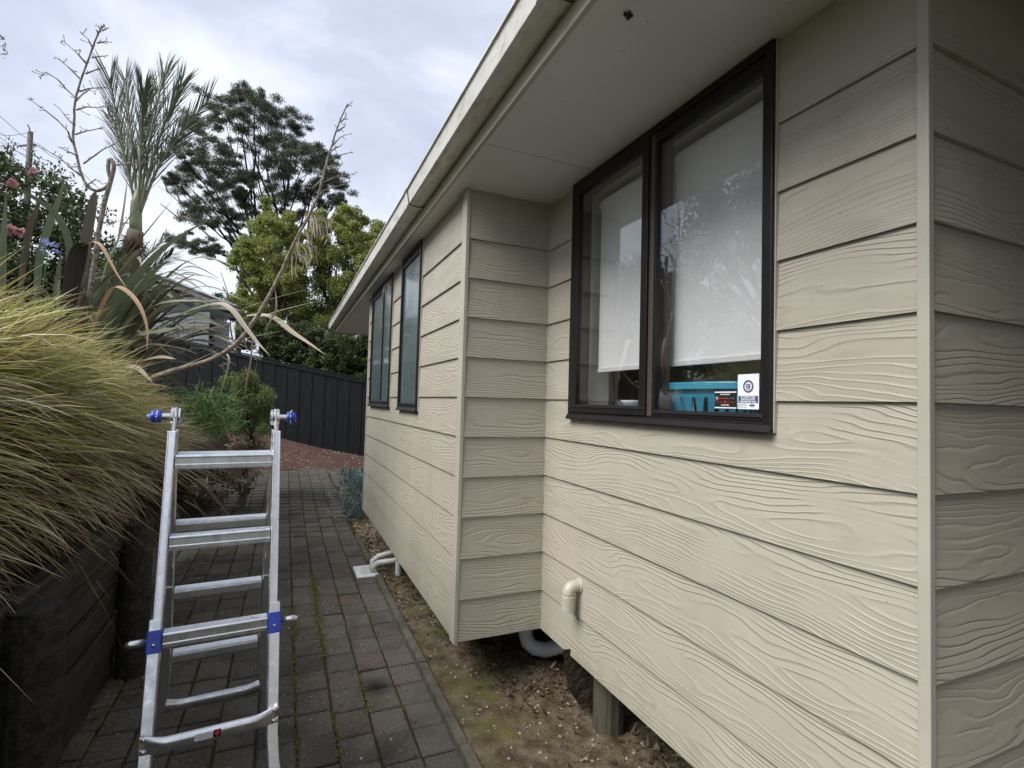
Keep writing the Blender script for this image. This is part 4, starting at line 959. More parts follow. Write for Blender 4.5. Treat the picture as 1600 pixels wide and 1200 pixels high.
# --- flax behind the tussock
fx = empty('flax', at(140, 520, 4.3), 'flax plant with long strap leaves, some green and some brown and bent', 'flax')
G, DK, OR, PA, BK = 'flax', 'flax_dk', 'flax_or', 'flax_pale', 'flax_blk'
FL = [([(-8, 560), (-2, 480), (3, 400), (10, 300)], 4.0, 3.8, 14, G), ([(100, 560), (104, 475), (109, 400), (100, 357), (78, 327), (32, 297), (-2, 284)], 4.3, 3.7, 11, G),
      ([(55, 540), (60, 420), (78, 350), (92, 312), (102, 274)], 4.3, 4.2, 11, G), ([(30, 520), (34, 430), (46, 360), (58, 325), (67, 290)], 4.4, 4.3, 9, DK),
      ([(120, 560), (132, 400), (145, 320), (150, 298)], 4.5, 4.5, 15, DK), ([(150, 560), (165, 430), (182, 380), (192, 330), (200, 272)], 4.6, 4.8, 8, DK),
      ([(140, 560), (160, 430), (178, 385), (200, 340), (233, 309)], 4.4, 4.5, 17, G), ([(130, 590), (150, 510), (200, 450), (250, 395), (295, 362), (337, 338)], 4.2, 4.1, 16, G),
      ([(140, 580), (175, 495), (215, 460), (250, 437), (285, 429), (346, 435)], 4.2, 4.0, 12, G), ([(110, 560), (130, 480), (190, 410), (270, 312)], 4.1, 4.0, 5, DK),
      ([(112, 530), (180, 440), (238, 372)], 4.2, 4.2, 5, DK), ([(95, 560), (107, 475), (118, 415), (128, 388), (142, 380), (152, 386)], 4.0, 4.0, 24, BK),
      ([(128, 384), (145, 378), (158, 384), (170, 405), (184, 430), (198, 450)], 3.95, 3.8, 7, OR), ([(125, 575), (150, 500), (172, 455), (186, 449), (204, 460), (220, 482), (230, 515), (229, 548)], 4.0, 3.7, 11, OR),
      ([(150, 590), (195, 510), (235, 482), (270, 471), (332, 471)], 4.1, 4.0, 11, G), ([(170, 600), (205, 545), (270, 498), (320, 478), (348, 476)], 4.2, 3.9, 10, G),
      ([(318, 480), (342, 474), (362, 484), (382, 510), (402, 535), (422, 556)], 3.92, 3.7, 13, PA), ([(200, 600), (250, 548), (310, 520), (350, 509), (393, 493)], 4.3, 4.0, 9, DK),
      ([(385, 494), (408, 492), (432, 499), (455, 518), (482, 536), (508, 554)], 4.0, 3.8, 13, PA), ([(190, 610), (260, 572), (330, 545), (393, 527), (442, 517)], 4.3, 4.1, 6, DK),
      ([(200, 590), (250, 548), (310, 515), (367, 488), (432, 465), (498, 448)], 4.4, 4.3, 6, PA), ([(190, 600), (250, 566), (350, 522), (411, 494), (458, 480), (507, 468)], 4.3, 4.2, 6, PA),
      ([(160, 600), (215, 520), (260, 500), (310, 490)], 4.4, 4.4, 10, DK), ([(150, 580), (200, 500), (232, 470), (262, 448)], 4.5, 4.5, 9, G), ([(140, 570), (170, 470), (210, 400), (222, 388)], 4.7, 4.7, 16, G),
      ([(120, 570), (150, 470), (175, 420), (195, 405)], 4.6, 4.6, 18, G), ([(80, 560), (86, 500), (90, 440), (96, 390)], 4.5, 4.5, 10, G), ([(40, 560), (50, 500), (58, 460), (52, 420)], 4.2, 4.2, 14, DK),
      ([(170, 590), (210, 530), (235, 520), (270, 515), (305, 500)], 4.1, 4.0, 16, G), ([(190, 610), (240, 590), (300, 566), (345, 545)], 4.0, 4.0, 7, PA), ([(180, 600), (230, 560), (285, 520), (330, 495)], 4.0, 3.9, 7, OR),
      ([(395, 520), (392, 560), (386, 590), (382, 622)], 4.0, 4.0, 4, PA), ([(330, 555), (350, 552), (358, 562), (352, 590), (340, 630)], 4.0, 3.9, 4, PA), ([(290, 575), (305, 578), (312, 590), (306, 620)], 3.9, 3.9, 4, DK)]
for pts, d0, d1, w, mt in FL:
    if mt in (OR, PA): w *= .72
    ribbon('strap_leaf', pl(pts, d0, d1), w * .95 / 805.3 * (d0 + d1) / 2, M[mt], fx, twist=rnd.uniform(-.4, .4))
for i in range(60):                              # shorter inner leaves fill the fan
    x0 = rnd.uniform(70, 190); dx = rnd.uniform(-70, 130); h = rnd.uniform(60, 150); dd = rnd.uniform(4.3, 4.9)
    ribbon('strap_leaf', pl([(x0, 560), (x0 + dx * .35, 560 - h * .5), (x0 + dx * .7, 560 - h * .9), (x0 + dx * 1.1, 560 - h)], dd, dd), rnd.uniform(5, 12) / 805.3 * dd, M[rnd.choice([G, G, G, DK, PA])], fx, twist=rnd.uniform(-.5, .5))

for i in range(75):                              # thin leaves fanning right in front of the neighbour's gable
    y1 = rnd.uniform(395, 600); x1 = rnd.uniform(235, 400) - abs(y1 - 480) * .35; x0 = rnd.uniform(130, 205); dd = rnd.uniform(4.2, 5.0)
    ribbon('strap_leaf', pl([(x0, 600), (x0 + (x1 - x0) * .35, 600 + (y1 - 600) * .55 - 12), (x0 + (x1 - x0) * .7, 600 + (y1 - 600) * .9 - 12), (x1, y1 + rnd.uniform(-6, 26))], dd, dd - .2), rnd.uniform(4, 10) / 805.3 * dd, M[rnd.choice([G, G, G, DK, PA])], fx, twist=rnd.uniform(-.6, .6))
# --- hooked dead flax flower stalk
def stalk(name, label, cat, pts, d, r, mat, branches, seedm=None):
    e = empty(name, at(*pts[0], d), label, cat)
    P = pl(pts, d, d); n = len(P); k = d / 805.3
    C = []
    for i in range(60):
        f = i / 59 * (n - 1); j = min(int(f), n - 2); t = f - j; a, b, c_, dd = P[max(j - 1, 0)], P[j], P[j + 1], P[min(j + 2, n - 1)]
        C.append(.5 * ((2 * b) + (c_ - a) * t + (2 * a - 5 * b + 4 * c_ - dd) * t * t + (3 * b - a - 3 * c_ + dd) * t ** 3) + Vector((rnd.gauss(0, .0015), rnd.gauss(0, .0015), 0)))
    m = MB(); m.tube(C, [k * (r[0] + (r[1] - r[0]) * (i / 59) ** .8) for i in range(60)], 8); m.build('stem', mat, e, smooth=True)
    for br in branches:
        m = MB(); q = [at(x, y, d + rnd.uniform(-.15, .15) * (i > 0)) for i, (x, y) in enumerate(br)]; nq = len(q)
        m.tube(q, [k * (1.3 - .9 * i / (nq - 1)) for i in range(nq)], 5)
        for i in range(1, nq):                     # short pedicels
            for _ in range(2):
                b = q[i - 1].lerp(q[i], rnd.random()); v = Vector((rnd.gauss(0, 1), rnd.gauss(0, 1), rnd.gauss(.3, .7))) * .022 * d / 4
                m.tube([b, b + v * .6, b + v + Vector((0, 0, .006))], [k * .5, k * .45, k * .75], 4)
        m.build('side_branch', mat, e)
    return e
stalk('flower_stalk', 'tall dead flax flower stalk that hooks down and up again against the sky', 'stalk',
      [(140, 470), (150, 390), (158, 340), (168, 300), (177, 268), (176, 252), (170, 250), (169, 264), (172, 282), (164, 294), (150, 298), (136, 290), (126, 268), (119, 240), (114, 215), (116, 190), (117, 162), (124, 132), (135, 102), (145, 72), (155, 50), (163, 38)], 4.0, (3.9, 1.0), M['stalk'],
      [[(163, 40), (155, 44), (151, 38)], [(160, 48), (171, 43)], [(154, 55), (150, 46)], [(145, 76), (138, 62), (126, 50)], [(152, 67), (165, 65), (173, 66)], [(144, 90), (156, 88), (169, 87)], [(135, 100), (122, 85), (106, 70), (97, 63), (95, 68)],
       [(134, 115), (150, 109), (166, 105)], [(126, 124), (108, 106), (95, 95), (86, 89)], [(118, 153), (102, 138), (90, 124), (72, 113), (65, 117), (63, 124)], [(124, 143), (140, 138), (156, 137), (175, 138)],
       [(115, 195), (104, 184), (92, 168)], [(119, 172), (135, 167), (152, 168), (170, 166)], [(112, 222), (106, 205), (90, 188), (70, 172), (50, 158), (42, 153)], [(118, 210), (134, 205), (150, 202), (162, 198)],
       [(130, 256), (148, 243), (160, 234), (178, 226), (185, 220)], [(122, 244), (105, 236), (90, 229)], [(128, 276), (110, 262), (95, 248), (78, 238), (58, 224)], [(135, 290), (150, 280), (160, 288)], [(182, 258), (200, 255), (222, 253), (240, 252)], [(117, 160), (128, 148), (140, 140), (150, 146)]])
rs = stalk('leaning_flower_stalk', 'long leaning dead flax stem with shrivelled leaves in front of the trees', 'stem',
      [(240, 590), (275, 578), (330, 562), (366, 540), (390, 512), (412, 478), (432, 440), (447, 408), (462, 375), (480, 342), (496, 308), (504, 280), (512, 248), (520, 222), (530, 192), (543, 162)], 3.9, (4.6, .9), M['stalk'],
      [[(541, 168), (547, 162)], [(533, 190), (540, 184), (541, 178)], [(528, 205), (538, 198), (540, 192)], [(520, 228), (530, 216), (540, 210)], [(515, 250), (526, 244), (540, 240), (551, 238)], [(510, 262), (524, 258), (536, 257)],
       [(506, 285), (520, 278), (536, 275), (554, 271)], [(500, 300), (520, 293), (538, 288), (548, 284)], [(518, 236), (526, 230), (533, 228)], [(505, 270), (496, 268), (490, 268)], [(505, 278), (488, 295), (478, 292)],
       [(452, 400), (440, 396), (432, 400), (430, 408)]])
for i in range(34):                               # shrivelled leaves hanging from the leaning stem
    x0, y0 = rnd.choice([(470, 362), (478, 345), (462, 378), (455, 392), (484, 335)]); x0 += rnd.uniform(-4, 18); dx = rnd.uniform(-8, 26); h = rnd.uniform(18, 48); dd = 3.9 + rnd.uniform(-.1, .1)
    ribbon('shrivelled_leaf', pl([(x0, y0), (x0 + dx * .8, y0 + h * .25), (x0 + dx, y0 + h * .7), (x0 + dx * .8 + rnd.uniform(-6, 6), y0 + h)], dd, dd), rnd.uniform(1.5, 4.5) / 805 * dd, M['flax_pale'], rs, twist=rnd.uniform(-2, 2), seg=8, fold=.6)
ribbon('shrivelled_leaf', pl([(430, 452), (432, 480), (420, 505), (412, 520)], 3.9, 3.9), .02, M['flax_pale'], rs, seg=8)
ribbon('shrivelled_leaf', pl([(457, 400), (456, 420), (457, 440)], 3.9, 3.9), .013, M['flax_pale'], rs, seg=8)

# --- palm
pm_ = empty('palm', at(205, 520, 6.4), 'small palm with upright feather fronds behind the flax', 'palm')
m = MB(); m.tube(pl([(200, 540), (203, 470), (205, 420), (208, 380), (212, 360)], 6.4, 6.4), [.085, .08, .085, .10, .085], 12); m.build('trunk', M['palmtrunk'], pm_, smooth=True)
m = MB(); m.tube(pl([(212, 372), (212, 345), (213, 318), (218, 296)], 6.4, 6.4), [.07, .068, .06, .04], 12); m.build('crownshaft', M['palmrib'], pm_, smooth=True)
P = np.array([at(208 + rnd.uniform(-10, 10), rnd.uniform(366, 392), 6.4 + rnd.uniform(-.1, .1)) for _ in range(900)]); leaves('fibre', P, .16, M['fibre'], D=np.array([0, 0, -1.]), asp=.06, parent=pm_, kind='stuff')
def frond(pts, d0, d1, nl=44, ll=.62, droop=.05):
    P = [Vector(p) for p in pl(pts, d0, d1)]; n = len(P); rb = MB(); C = []
    for i in range(25):
        f = i / 24 * (n - 1); j = min(int(f), n - 2); t = f - j; a, b, c_, dd = P[max(j - 1, 0)], P[j], P[j + 1], P[min(j + 2, n - 1)]
        C.append(.5 * ((2 * b) + (c_ - a) * t + (2 * a - 5 * b + 4 * c_ - dd) * t * t + (3 * b - a - 3 * c_ + dd) * t ** 3))
    rb.tube(C, [.017 * (1 - .85 * i / 24) + .002 for i in range(25)], 6); r = rb.build('frond', M['palmrib'], pm_, smooth=True)
    B, D, L = [], [], []
    sidev = (RT + FW * rnd.uniform(-.6, .6)).normalized()
    for i in range(nl):
        t = .16 + .84 * i / (nl - 1); q = t * 24; j = min(int(q), 23); c_ = C[j].lerp(C[j + 1], q - j); tg = (C[min(j + 2, 24)] - C[j - 1]).normalized()
        sv = (sidev - tg * sidev.dot(tg)).normalized(); bv = tg.cross(sv)
        for sgn in (-1, 1):
            B.append(c_); D.append(tg * 1.0 + sv * sgn * (.26 + .14 * rnd.random()) + bv * rnd.uniform(-.22, .22)); L.append(ll * (.55 + .45 * math.sin(math.pi * min(t * .8 + .12, 1))) * rnd.uniform(.85, 1.1))
    n = len(B); blades('leaflets', np.array(B), np.array(D), np.array(L), np.full(n, .014), M['palm'], droop, 3, r)
for pts, a, b in [([(214, 330), (196, 250), (180, 170), (172, 125)], 6.4, 6.2), ([(215, 330), (208, 240), (200, 170), (196, 125)], 6.4, 6.6), ([(216, 330), (220, 240), (222, 180), (224, 145)], 6.4, 6.1),
                  ([(217, 330), (232, 230), (248, 150), (256, 115)], 6.4, 6.5), ([(218, 330), (240, 245), (262, 180), (282, 135)], 6.4, 6.2), ([(219, 332), (248, 260), (285, 205), (325, 158)], 6.4, 6.4),
                  ([(216, 330), (222, 250), (232, 200), (238, 150)], 6.4, 6.9), ([(214, 332), (200, 270), (184, 215), (170, 180)], 6.4, 6.8)]:
    frond(pts, a, b, 58, .52)
for pts, a, b in [([(212, 420), (228, 400), (245, 385), (258, 372)], 6.6, 6.9), ([(212, 430), (235, 420), (255, 408), (268, 398)], 6.6, 6.4)]: frond(pts, a, b, 26, .30)

def limb(m, a, b, r0, r1, sag=.1, n=7):
    a, b = Vector(a), Vector(b); o = Vector((rnd.gauss(0, 1), rnd.gauss(0, 1), rnd.gauss(0, .6))) * (b - a).length * sag
    m.tube([a.lerp(b, t) + o * math.sin(math.pi * t) * .6 + Vector((rnd.gauss(0, 1), rnd.gauss(0, 1), 0)) * .01 * (b - a).length for t in [i / n for i in range(n + 1)]], [r0 + (r1 - r0) * i / n for i in range(n + 1)], 6)
# --- camellia hedge at the far left with pink blooms
cm = empty('camellia_bush', at(60, 520, 5.6), 'dark glossy camellia bush with pink blooms behind the flax', 'bush')
P = []; cents = []
for i in range(250):
    px, py = rnd.uniform(-260, 190), rnd.uniform(240, 560); top = 236 + max(0, px - 20) * .62 + 14 * math.sin(px * .05)
    if px < -20: top = 225
    if py < top + 14: continue
    d = 5.7 + rnd.uniform(-.5, .9); cents.append(at(px, py, d)); P.append(ell_pts(250, cents[-1], (.17, .17, .15), .1))
P = np.concatenate(P); leaves('foliage', P, .060, M['camellia'], asp=.5, parent=cm, upb=.4, kind='stuff')
m = MB(); b0 = at(40, 560, 5.9)
for c in cents[::5]: limb(m, b0, c, .03, .006)
m.build('stems', M['bark'], cm)
tw = []
for i in range(46):                               # airy shoots standing clear of the crown
    px = rnd.uniform(-20, 180); py = 250 + max(0, px - 10) * .60; a = at(px, py + 12, 5.8); b = a + Vector((rnd.gauss(.05, .12), rnd.gauss(0, .12), rnd.uniform(.12, .34)))
    for t in np.linspace(.2, 1, 16): tw.append(a.lerp(b, t) + Vector((rnd.gauss(0, .018), rnd.gauss(0, .018), 0)))
leaves('shoots', np.array(tw), .045, M['camellia'], D=np.array([0, 0, .8]), asp=.42, parent=cm, kind='stuff')
def bloom(x, y, d, r):
    c = np.array(at(x, y, d)); n = 34; dd = norm(rng.normal(size=(n, 3)) + np.array([.0, -.5, .3]))
    leaves('bloom', np.tile(c, (n, 1)) + dd * .01, r, M['pink'], D=dd * 2, asp=.9, parent=cm, jit=.3)
for x, y, d, r in ((14, 360, 5.0, .05), (30, 363, 5.1, .045), (20, 288, 5.0, .045), (50, 268, 5.2, .035)): bloom(x, y, d, r)

# --- big tree on the left, just outside the view but seen in the window and as twigs at the edge
lt = empty('leafy_tree', (-6.0, 6.6, .6), 'dense leafy tree at the left edge, a few twigs showing against the sky', 'tree')
m = MB(); limb(m, (-6.0, 6.6, .2), (-6.1, 6.7, 3.4), .16, .10, .03)
P = []
for i in range(330):
    c = np.array([-6.1, 7.2, 4.3]) + norm(rng.normal(size=(1, 3)))[0] * rng.uniform(.3, 1) ** .5 * np.array([1.9, 3.6, 2.6])
    if c[0] > -.60 * c[1]: continue
    P.append(ell_pts(150, c, (.36, .36, .28), .1))
    if i % 3 == 0: limb(m, (-6.1, 6.7, 2.6), c, .06, .01)
m.build('trunk', M['bark'], lt); leaves('crown', np.concatenate(P), .095, M['hedge'], asp=.5, parent=lt, kind='stuff')
m = MB(); tp = []
for (x, y) in ((4, 60), (5, 84), (2, 72)):
    a = at(-70, y + 25, 5.5); b = at(x, y, 5.5); limb(m, a, b, .008, .002, .05, 4); tp += [b + Vector((rnd.gauss(0, .02), rnd.gauss(0, .02), rnd.gauss(0, .015))) for _ in range(9)]
m.build('twigs', M['bark'], lt); leaves('twig_leaves', np.array(tp), .04, M['hedge'], parent=lt, kind='stuff')

# --- kanuka tree, broad layered crown
D0 = 24
kt = empty('kanuka_tree', at(440, 560, D0), 'tall dark kanuka tree with layered crown and many bare limbs', 'tree')
m = MB(); pads = []
outl = [(400, 160, 48), (455, 190, 40), (350, 165, 45), (320, 195, 45), (300, 225, 50), (340, 220, 60), (395, 215, 60), (440, 225, 55), (480, 240, 45), (505, 262, 38), (300, 262, 50), (350, 262, 60), (400, 255, 55), (445, 270, 50), (480, 285, 50), (525, 300, 35), (330, 320, 48), (355, 335, 40), (385, 290, 38), (375, 300, 45), (420, 305, 40), (470, 310, 45), (505, 310, 38), (290, 290, 42), (305, 330, 38), (320, 348, 40), (310, 385, 40), (290, 380, 34), (335, 395, 35), (390, 325, 35), (455, 335, 35), (425, 175, 42), (375, 150, 35), (410, 190, 45), (500, 245, 34), (515, 280, 34), (285, 245, 36), (360, 190, 50), (455, 250, 45), (330, 290, 42), (365, 360, 30), (530, 312, 26), (268, 280, 22)]
P = []; DD = []
bases = [at(430 + o, 470, D0 + rnd.uniform(-.5, .5)) for o in (-22, -8, 4, 14, 26)]
for (px, py, w) in outl:
    d = D0 + rnd.uniform(-3, 2.2); c = at(px, py, d); rx = w / 805.3 * d * .62
    if rnd.random() < .85:
        b = rnd.choice(bases); mid = b.lerp(c, .45) + Vector((0, 0, rnd.uniform(.0, .5))); bb = b.lerp(c, .0)
        limb(m, bb, mid, .085, .05, .06); limb(m, mid, c, .05, .015, .10)
        for _ in range(4): q = c + Vector((rnd.uniform(-1, 1) * rx, rnd.uniform(-1, 1) * rx, rnd.uniform(0, .25) * rx)); limb(m, mid.lerp(c, rnd.uniform(.3, .9)), q, .018, .006, .12, 5)
    for s_ in range(13):
        cc = np.array(c) + np.array([rnd.gauss(0, .55) * rx, rnd.gauss(0, .55) * rx, rnd.gauss(.05, .26) * rx]); r = rx * rnd.uniform(.22, .50); n = int(430 * (r / .45) ** 1.3) + 80
        q = ell_pts(n, cc, (r, r, r * .45), .0); P.append(q); DD.append(norm(q - np.array(at(430, 420, D0)) + np.array([0, 0, 1.5])) * np.array([1, 1, .7]))
m.build('trunk', M['bark'], kt, smooth=True)
P = np.concatenate(P); DD = np.concatenate(DD); leaves('crown', P, .115, M['kanuka'], D=DD * .8, asp=.20, parent=kt, upb=.2, jit=.8, kind='stuff')

# --- bright yellow-green tree
def leafy(name, label, blobs, d, spread, leaf, mat, base, nper, barkm='bark_l', dens=1.0, trunk=.12, nb=7, flat=.8):
    t = empty(name, at(*base, d), label, 'tree'); m = MB(); P = []; b0 = at(*base, d); k = 0
    for (px, py, w) in blobs:
        for s_ in range(nb):
            dd = d + rnd.uniform(-1, 1) * spread; c = at(px + rnd.gauss(0, .42) * w, py + rnd.gauss(0, .42) * w, dd); r = w / 805.3 * d * rnd.uniform(.24, .46)
            P.append(ell_pts(int(nper * dens), c, (r, r, r * flat), .15)); k += 1
            if k % 4 == 0: limb(m, b0 + Vector((rnd.uniform(-.1, .1), 0, (c.z - b0.z) * rnd.uniform(.1, .4))), c, trunk * .35, .01, .06)
    limb(m, b0 - Vector((0, 0, .5)), b0 + Vector((0, 0, 1.6)), trunk, trunk * .7, .03)
    m.build('trunk', M[barkm], t, smooth=True); leaves('crown', np.concatenate(P), leaf, M[mat], asp=.55, parent=t, upb=.5, kind='stuff'); return t
bl1 = [(430, 360, 36), (400, 385, 34), (455, 375, 34), (425, 410, 36), (395, 430, 32), (450, 430, 38), (420, 455, 36), (385, 470, 30), (470, 400, 36), (445, 475, 38), (405, 490, 34), (380, 400, 22), (425, 340, 20)]
bl2 = [(540, 350, 30), (570, 355, 30), (515, 375, 36), (555, 385, 38), (590, 380, 30), (500, 410, 40), (540, 420, 42), (580, 415, 38), (485, 450, 40), (525, 460, 42), (565, 455, 40), (475, 490, 40), (515, 500, 42), (555, 500, 40), (600, 450, 34), (500, 350, 24)]
bl3 = [(480, 535, 34), (520, 540, 36), (560, 545, 34), (440, 525, 34), (500, 570, 28), (545, 572, 26), (585, 545, 34), (420, 545, 26), (575, 580, 24), (610, 560, 30), (400, 520, 26), (540, 595, 26), (575, 605, 26), (470, 560, 28), (435, 552, 24)]
leafy('broadleaf_tree', 'yellow green broadleaf tree in front of the kanuka, left of the leaning stem', bl1, 17.0, 1.0, .078, 'lime', (425, 560), 430, nb=12)
leafy('broadleaf_tree', 'yellow green broadleaf tree standing closest to the gutter', bl2, 17.8, 1.2, .078, 'lime', (530, 575), 430, nb=12)
leafy('dark_shrub', 'dark green shrubbery hanging over the black fence', bl3, 15.4, .7, .07, 'hedge', (510, 600), 420, nb=16)
leafy('dark_shrub', 'dim evergreen shrub behind the neighbour house and the fence', [(380, 500, 24), (360, 470, 20), (345, 505, 20), (300, 500, 16)], 19.5, .6, .10, 'hedge', (370, 560), 130, nb=5)
# bare dead branch before the kanuka
m = MB(); c0 = at(388, 548, 10); 
for br in ([(386, 545), (372, 500), (360, 470), (345, 425)], [(372, 500), (350, 478), (342, 468)], [(360, 470), (352, 455), (348, 448)]): m.tube([at(x, y, 14) for x, y in br], [.03, .022, .014, .008][:len(br)], 6)
m.build('dead_branch', M['bark_l'], label='bare grey branch left of the yellow green trees', cat='branch')
m = MB()
for br in ([(330, 372), (300, 345), (282, 318), (262, 300), (245, 290)], [(282, 318), (276, 300), (270, 290)], [(262, 300), (258, 288), (266, 276)], [(300, 345), (278, 340), (256, 322), (250, 318)]): m.tube([at(x, y, 15) for x, y in br], [.028, .02, .014, .009, .005][:len(br)], 5)
m.build('dead_branch', M['bark_l'], label='thin leafless branch reaching left between palm and kanuka', cat='branch')

# --- low planting between tussock and fence
ag = empty('agapanthus', at(330, 690, 6.4), 'bright green agapanthus clump with arching leaves right of the tussock', 'plant')
B, D, L = [], [], []
for i in range(620):
    px = min(rnd.gauss(318, 26), 372); py = rnd.uniform(620, 690); c = at(px, py, 6.5 + rnd.uniform(-.5, .5)); az = rnd.uniform(0, 6.28); el = rnd.uniform(.5, 1.35)
    B.append(c); D.append((math.cos(az) * math.cos(el), math.sin(az) * math.cos(el), math.sin(el))); L.append(rnd.uniform(.28, .55))
blades('leaf_clump', np.array(B), np.array(D), np.array(L), rng.uniform(.014, .024, len(B)), M['aga'], .55, 5, ag, kind='stuff')
B, D, L = [], [], []
for i in range(260):
    px = rnd.gauss(395, 20); py = rnd.uniform(560, 620); c = at(px - 25, py + 20, 8.0 + rnd.uniform(-.5, .5)); az = rnd.uniform(0, 6.28); el = rnd.uniform(.6, 1.35)
    B.append(c); D.append((math.cos(az) * math.cos(el), math.sin(az) * math.cos(el), math.sin(el))); L.append(rnd.uniform(.3, .5))
for (x, y, d, lb, mt, n, r) in ((76, 388, 4.1, 'lilac agapanthus flower head in front of the camellia', 'lilac', 42, .055), (352, 574, 6.0, 'faded pinkish flower head above the agapanthus leaves', 'whitefl', 46, .045), (403, 556, 6.4, 'pale flower head in front of the black fence', 'whitefl', 40, .045), (272, 522, 5.2, 'brown seed head beside the neighbour house roof', 'whitefl', 50, .05), (70, 482, 3.9, 'pale green seed head poking out of the tussock top', 'aga', 60, .06), (260, 462, 5.0, 'small faded flower head above the strap leaves', 'whitefl', 34, .04), (308, 480, 5.2, 'dry flower head below the bent flax leaf', 'whitefl', 30, .04)):
    fl = empty('agapanthus_flower', at(x, y + 60, d), lb, 'flower'); c = at(x, y, d); m = MB(); m.tube([at(x - 10, y + 70, d), at(x - 5, y + 30, d), c], .0035, 6); m.build('stem', M['aga'], fl)
    dd = norm(rng.normal(size=(n, 3)) + np.array([0, 0, .3])); leaves('petals', np.tile(np.array(c), (n, 1)) + dd * r * .7, r * .8, M[mt], D=dd * 3, asp=.35, parent=fl, jit=.3)
sh = empty('light_shrub', at(400, 660, 7.6), 'rounded pale green shrub against the black fence', 'shrub')
P = [ell_pts(150, at(px + rnd.gauss(0, 4), py + rnd.gauss(0, 4), 7.7 + rnd.uniform(-.35, .35)), (.13, .13, .12), .1) for (px, py) in ((395, 600), (410, 612), (380, 605), (405, 630), (385, 630), (415, 640), (395, 650), (370, 620), (375, 645), (412, 625), (360, 600), (388, 590), (400, 665), (380, 668)) for _ in range(3)]
leaves('foliage', np.concatenate(P + P), .042, M['shrub'], asp=.4, parent=sh, upb=.3, kind='stuff'); m = MB(); 
for q in P[::6]: limb(m, at(395, 690, 7.7), q.mean(0), .012, .004)
m.build('stems', M['bark'], sh)
# dry brown growth and leaf litter at the foot of the bank
dg = empty('dry_growth', at(345, 760, 6.9), 'dry brown dead clump on the bank edge behind the ladder', 'plant')
P = np.concatenate([ell_pts(110, at(px + rnd.gauss(0, 5), py + rnd.gauss(0, 4), dd + rnd.uniform(-.2, .2)), (.12, .12, .08), .1) for (px, py, dd) in ((385, 690, 7.8), (370, 700, 7.6), (400, 700, 8.0), (350, 715, 7.2), (380, 722, 7.4), (330, 735, 6.8), (355, 745, 6.8), (375, 755, 6.9), (385, 740, 7.3), (310, 760, 6.2), (335, 770, 6.4), (300, 720, 6.3), (392, 712, 7.9)) for _ in range(4)])
leaves('dead_leaves', P, .075, M['drystem'], asp=.22, parent=dg, kind='stuff'); P2 = P[rng.integers(0, len(P), 1500)] - np.array([0, 0, .05]); leaves('brown_leaves', P2, .06, M['litter'], asp=.4, parent=dg, kind='stuff')
m = MB(); m.tube(pl([(376, 790), (384, 768), (391, 745), (394, 735)], 7.0, 7.2), [.05, .045, .04, .04], 9); m.build('stump', M['stalk'], dg, smooth=True)
for i, (a, b, w, mt) in enumerate([((240, 700), (322, 812), 5, PA), ((300, 745), (365, 815), 5, PA), ((305, 750), (350, 815), 4, DK), ((250, 730), (290, 850), 5, PA), ((380, 720), (415, 752), 3, PA), ((210, 830), (234, 1010), 5, PA), ((214, 840), (241, 1030), 6, PA), ((207, 850), (228, 1000), 4, DK), ((283, 780), (330, 815), 4, PA)]):
    d0 = 4.0 if a[1] > 800 else 5.6; d1 = 3.5 if a[1] > 800 else 6.2
    o = ribbon('fallen_strap_leaf', pl([a, ((a[0] + b[0]) / 2 + 3, (a[1] + b[1]) / 2 - 4), b], d0, d1), w * 1.1 / 805.3 * d0, M[mt], None, seg=10)
    tag(o, ['dry flax leaf hanging behind the ladder top', 'pale dry leaf ending on the path between the rungs', 'brown dry leaf beside the pale one on the path', 'dry leaf drooping beside the left ladder rail', 'short pale leaf behind the right ladder rail', 'dry leaf blade leaning beside the far wall post, leftmost pale one', 'broad dry leaf blade leaning beside the far wall post', 'thin brown leaf blade against the far wall post', 'small dry leaf crossing the foot of the bank'][i], 'dead leaf', 'dry strap leaves fallen from the flax')
# blue chalksticks
sn = empty('blue_succulent', at(548, 815, 6.55), 'blue grey chalksticks succulent at the far corner of the bay', 'plant')
B, D, L = [], [], []; m = MB()
for i in range(130):
    px = rnd.gauss(556, 11); py = rnd.uniform(738, 815) ; px = min(px, 574); d = 6.9 + rnd.uniform(-.3, .45); c = at(px, py, d)
    if c.x > .86 and c.y < 6.35: continue
    for j in range(22):
        v = Vector((rnd.gauss(-.15, .6), rnd.gauss(-.2, .6), rnd.uniform(.0, 1.2))).normalized(); B.append(c + v * rnd.uniform(0, .05) + Vector((0, 0, rnd.uniform(-.04, .04)))); D.append(v); L.append(rnd.uniform(.04, .085))
for st_ in ([(556, 815), (535, 822), (520, 805), (512, 800)], [(556, 800), (540, 808), (528, 800)], [(550, 790), (535, 792), (520, 780), (514, 772)], [(550, 775), (530, 770), (519, 752), (514, 742)], [(552, 770), (540, 762), (524, 760)], [(560, 820), (545, 832), (538, 822), (542, 812)], [(566, 822), (552, 836), (545, 826)], [(570, 830), (560, 840), (550, 832)], [(556, 780), (543, 778), (530, 766)]):
    q = [at(x, y, 6.75 + rnd.uniform(-.05, .05)) for x, y in st_]; m.tube(q, [.010, .009, .007, .005][:len(q)], 6)
    for j in range(14): v = (q[-1] - q[-2]).normalized() + Vector((rnd.gauss(0, .5), rnd.gauss(0, .5), rnd.gauss(.2, .4))); B.append(q[-1] - (q[-1] - q[-2]) * rnd.random() * .5); D.append(v.normalized()); L.append(rnd.uniform(.04, .08))
m.build('trailing_stems', M['drystem'] if False else M['stalk'], sn, smooth=True)
blades('fingers', np.array(B), np.array(D), np.array(L), np.full(len(B), .011), M['senecio'], .05, 2, sn, kind='stuff')
